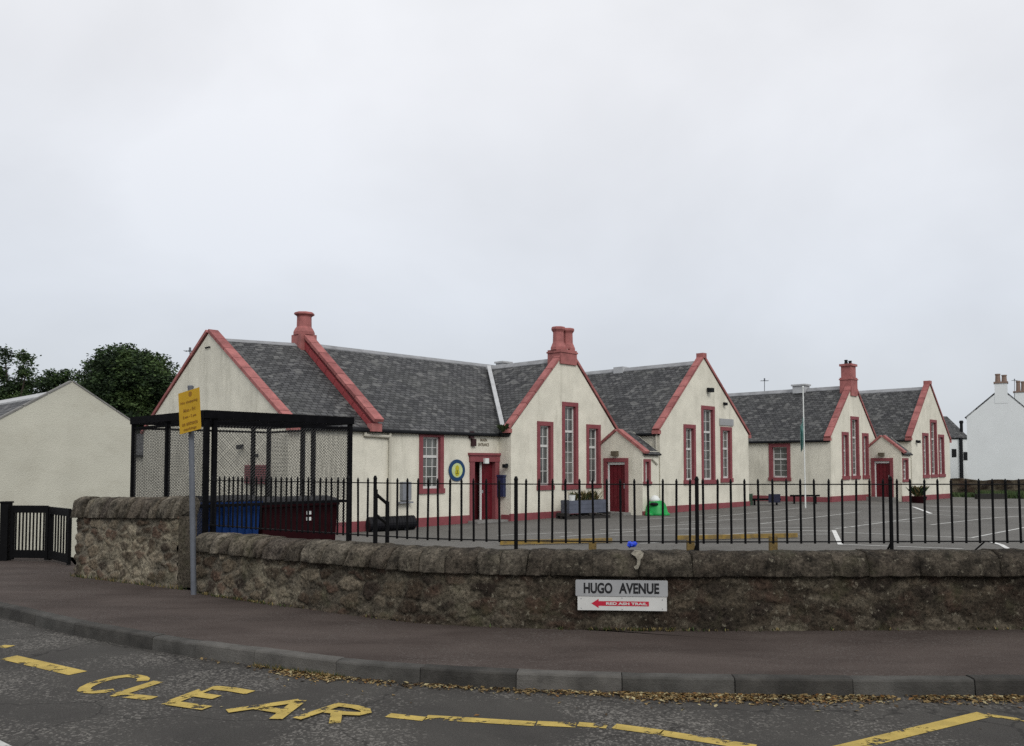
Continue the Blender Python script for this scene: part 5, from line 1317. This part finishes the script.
# ------------------------------------------------------------------ trees
def tree(name, cx, cy_top, base_px, d, lobes, n_leaf, size, label, seed):
    rnd = random.Random(seed)
    base = AT(cx, 440, d); base.z = -.3
    o = thing(name, base, label, 'tree', 'trees behind the outbuilding')
    L_ = [(AT(x, y, d + dd), rx * d / 851, rz * d / 851) for x, y, rx, rz, dd in lobes]
    t = MB(); top = max(l[0].z for l in L_)
    t.tube(base, base + Vector((.1, 0, top * .45)), .32, 10, .2)
    for c, rx, rz in L_: t.tube(base + Vector((.05, 0, top * (.25 + .2 * rnd.random()))), c, .13, 6, .03, caps=False)
    t.build('trunk', barkm, o)
    m = MB()
    tot = sum(rx * rx * rz for c, rx, rz in L_)
    for c, rx, rz in L_:
        k_ = int(n_leaf * rx * rx * rz / tot)
        # sprays of leaves on many twig ends, most near the outside
        tw_ = max(10, k_ // 26)
        for _ in range(tw_):
            while True:
                v = Vector((rnd.uniform(-1, 1), rnd.uniform(-1, 1), rnd.uniform(-1, 1)))
                if .25 < v.length < 1 and rnd.random() < v.length ** 1.5: break
            g_ = .82 + .30 * noise.noise(v * 2.6 + Vector((seed, 0, 0))) * 1.6
            q = c + Vector((v.x * rx * g_, v.y * rx * g_, v.z * rz * g_))
            tone = noise.noise(q * 1.1 + Vector((seed * 3, 0, 0)))
            sr = size * rnd.uniform(1.6, 3.0)
            for _ in range(26):
                w = q + Vector((rnd.gauss(0, 1), rnd.gauss(0, 1), rnd.gauss(0, .7))) * sr * .42
                a = Vector((rnd.uniform(-1, 1), rnd.uniform(-1, 1), rnd.uniform(-.5, .5))).normalized(); b = a.cross(Vector((rnd.uniform(-1, 1), rnd.uniform(-1, 1), rnd.uniform(-.2, 1)))).normalized()
                s_ = size * rnd.uniform(.35, .75)
                mi = 0 if tone < -.08 else (1 if tone < .22 else 2)
                if rnd.random() < .2: mi = rnd.randrange(3)
                m.face([w - a * s_, w - b * s_ * .5, w + a * s_, w + b * s_ * .5], None, mi)
    m.build('crown', leafs, o)
tree('round_tree', 125, 346, 430, 44, [(125, 382, 42, 36, 0), (104, 378, 24, 26, 1), (148, 376, 27, 25, -1), (126, 366, 34, 22, 0), (110, 400, 34, 30, 0), (145, 402, 34, 28, .5), (165, 388, 16, 20, 0), (130, 420, 40, 26, 0), (88, 398, 14, 22, 0)], 70000, .15, 'large dense round-crowned dark green tree behind the outbuilding', 3)
tree('tall_tree', 12, 346, 430, 50, [(5, 356, 8, 9, 0), (25, 357, 9, 8, 1), (-4, 374, 11, 12, 0), (26, 372, 9, 9, -1), (14, 384, 13, 9, 0), (34, 384, 9, 7, 0), (4, 398, 22, 12, 0), (30, 398, 16, 9, 0), (12, 416, 28, 16, 0)], 24000, .15, 'open-crowned dark tree with sky showing through, at the left edge', 5)
tree('small_tree', 58, 372, 430, 47, [(56, 382, 16, 9, 0), (67, 375, 8, 6, 0), (45, 384, 12, 9, 0), (73, 379, 7, 8, 0), (50, 375, 6, 5, 0), (57, 400, 18, 14, 0), (60, 418, 20, 14, 0)], 10000, .14, 'small sparse purple-dark tree between the two larger trees', 8)

# ------------------------------------------------------------------ fallen leaves and weeds
m = MB(); rnd = random.Random(4)
def litter(px0, px1, n_, spread, z):
    a, b = kerb.find(px0), kerb.find(px1)
    for _ in range(n_):
        s = rnd.uniform(a, b)
        if noise.noise(Vector((s * 2.3, 0.5, 0))) + .6 * noise.noise(Vector((s * 9, 3.5, 0))) < rnd.uniform(-.75, .10): continue
        dd = -abs(rnd.gauss(0, spread)) - .012
        p = kerb.off(s, dd, z + .004 + rnd.random() * .014 * max(0, 1 + dd / .25))
        l_ = rnd.choice((rnd.uniform(.006, .014), rnd.uniform(.012, .030))); g_ = rnd.uniform(0, 6.28); u_ = Vector((math.cos(g_), math.sin(g_), rnd.uniform(-.35, .35))) * l_; v_ = Vector((-math.sin(g_), math.cos(g_), rnd.uniform(-.35, .35))) * l_ * .55
        m.face([p - u_, p - v_ + Vector((0, 0, .004)), p + u_, p + v_ + Vector((0, 0, .004))], None, rnd.choice((0, 0, 0, 1, 1, 2, 3)))
litter(620, 1060, 4600, .085, -KH); litter(430, 620, 700, .055, -KH); litter(255, 430, 500, .06, -KH); litter(200, 255, 40, .04, -KH); litter(640, 850, 1500, .12, -KH); litter(265, 345, 700, .09, -KH); litter(300, 1000, 60, .5, -KH)
o = m.build('fallen_leaves', fallm); tag(o, 'dry tan and brown fallen leaves drifted along the kerb', 'leaves', None, 'stuff')
m = MB()
for _ in range(260):
    s = rnd.choice([rnd.uniform(0, wall.len - 3), rnd.gauss(wall.find(640), .35), rnd.gauss(wall.find(240), .5)])
    if s < 0.1: continue
    p = wall.off(s, -rnd.uniform(.0, .06), 0.0)
    for _ in range(3):
        g_ = rnd.uniform(0, 6.28); h = rnd.uniform(.015, .06); d_ = Vector((math.cos(g_) * .5, math.sin(g_) * .5, .8)).normalized() * h; t_ = Vector((-math.sin(g_), math.cos(g_), 0)) * .008
        m.face([p, p + d_ * .5 + t_, p + d_, p + d_ * .5 - t_], None, rnd.randrange(2))
for _ in range(150):
    f = rnd.random(); p = tw[0].lerp(tw[2], f) - inn * rnd.uniform(0, .05); h = rnd.uniform(.02, .08); t_ = Vector((.008, 0, 0)); ln = Vector((rnd.uniform(-.04, .04), rnd.uniform(-.04, 0), h))
    m.face([p - t_, p + t_, p + ln], None, rnd.randrange(2))
for _ in range(160):
    s = rnd.uniform(kerb.find(255), kerb.find(345)); p = kerb.off(s, -.01 - abs(rnd.gauss(0, .02)), -KH); h = rnd.uniform(.02, .06); t_ = Vector((.006, 0, 0)); ln = Vector((rnd.uniform(-.03, .03), rnd.uniform(-.03, .0), h))
    m.face([p - t_, p + t_, p + ln], None, rnd.randrange(2))
o = m.build('weeds', weedm); tag(o, 'small weeds and moss growing at the foot of the walls and kerb', 'weeds', None, 'stuff')
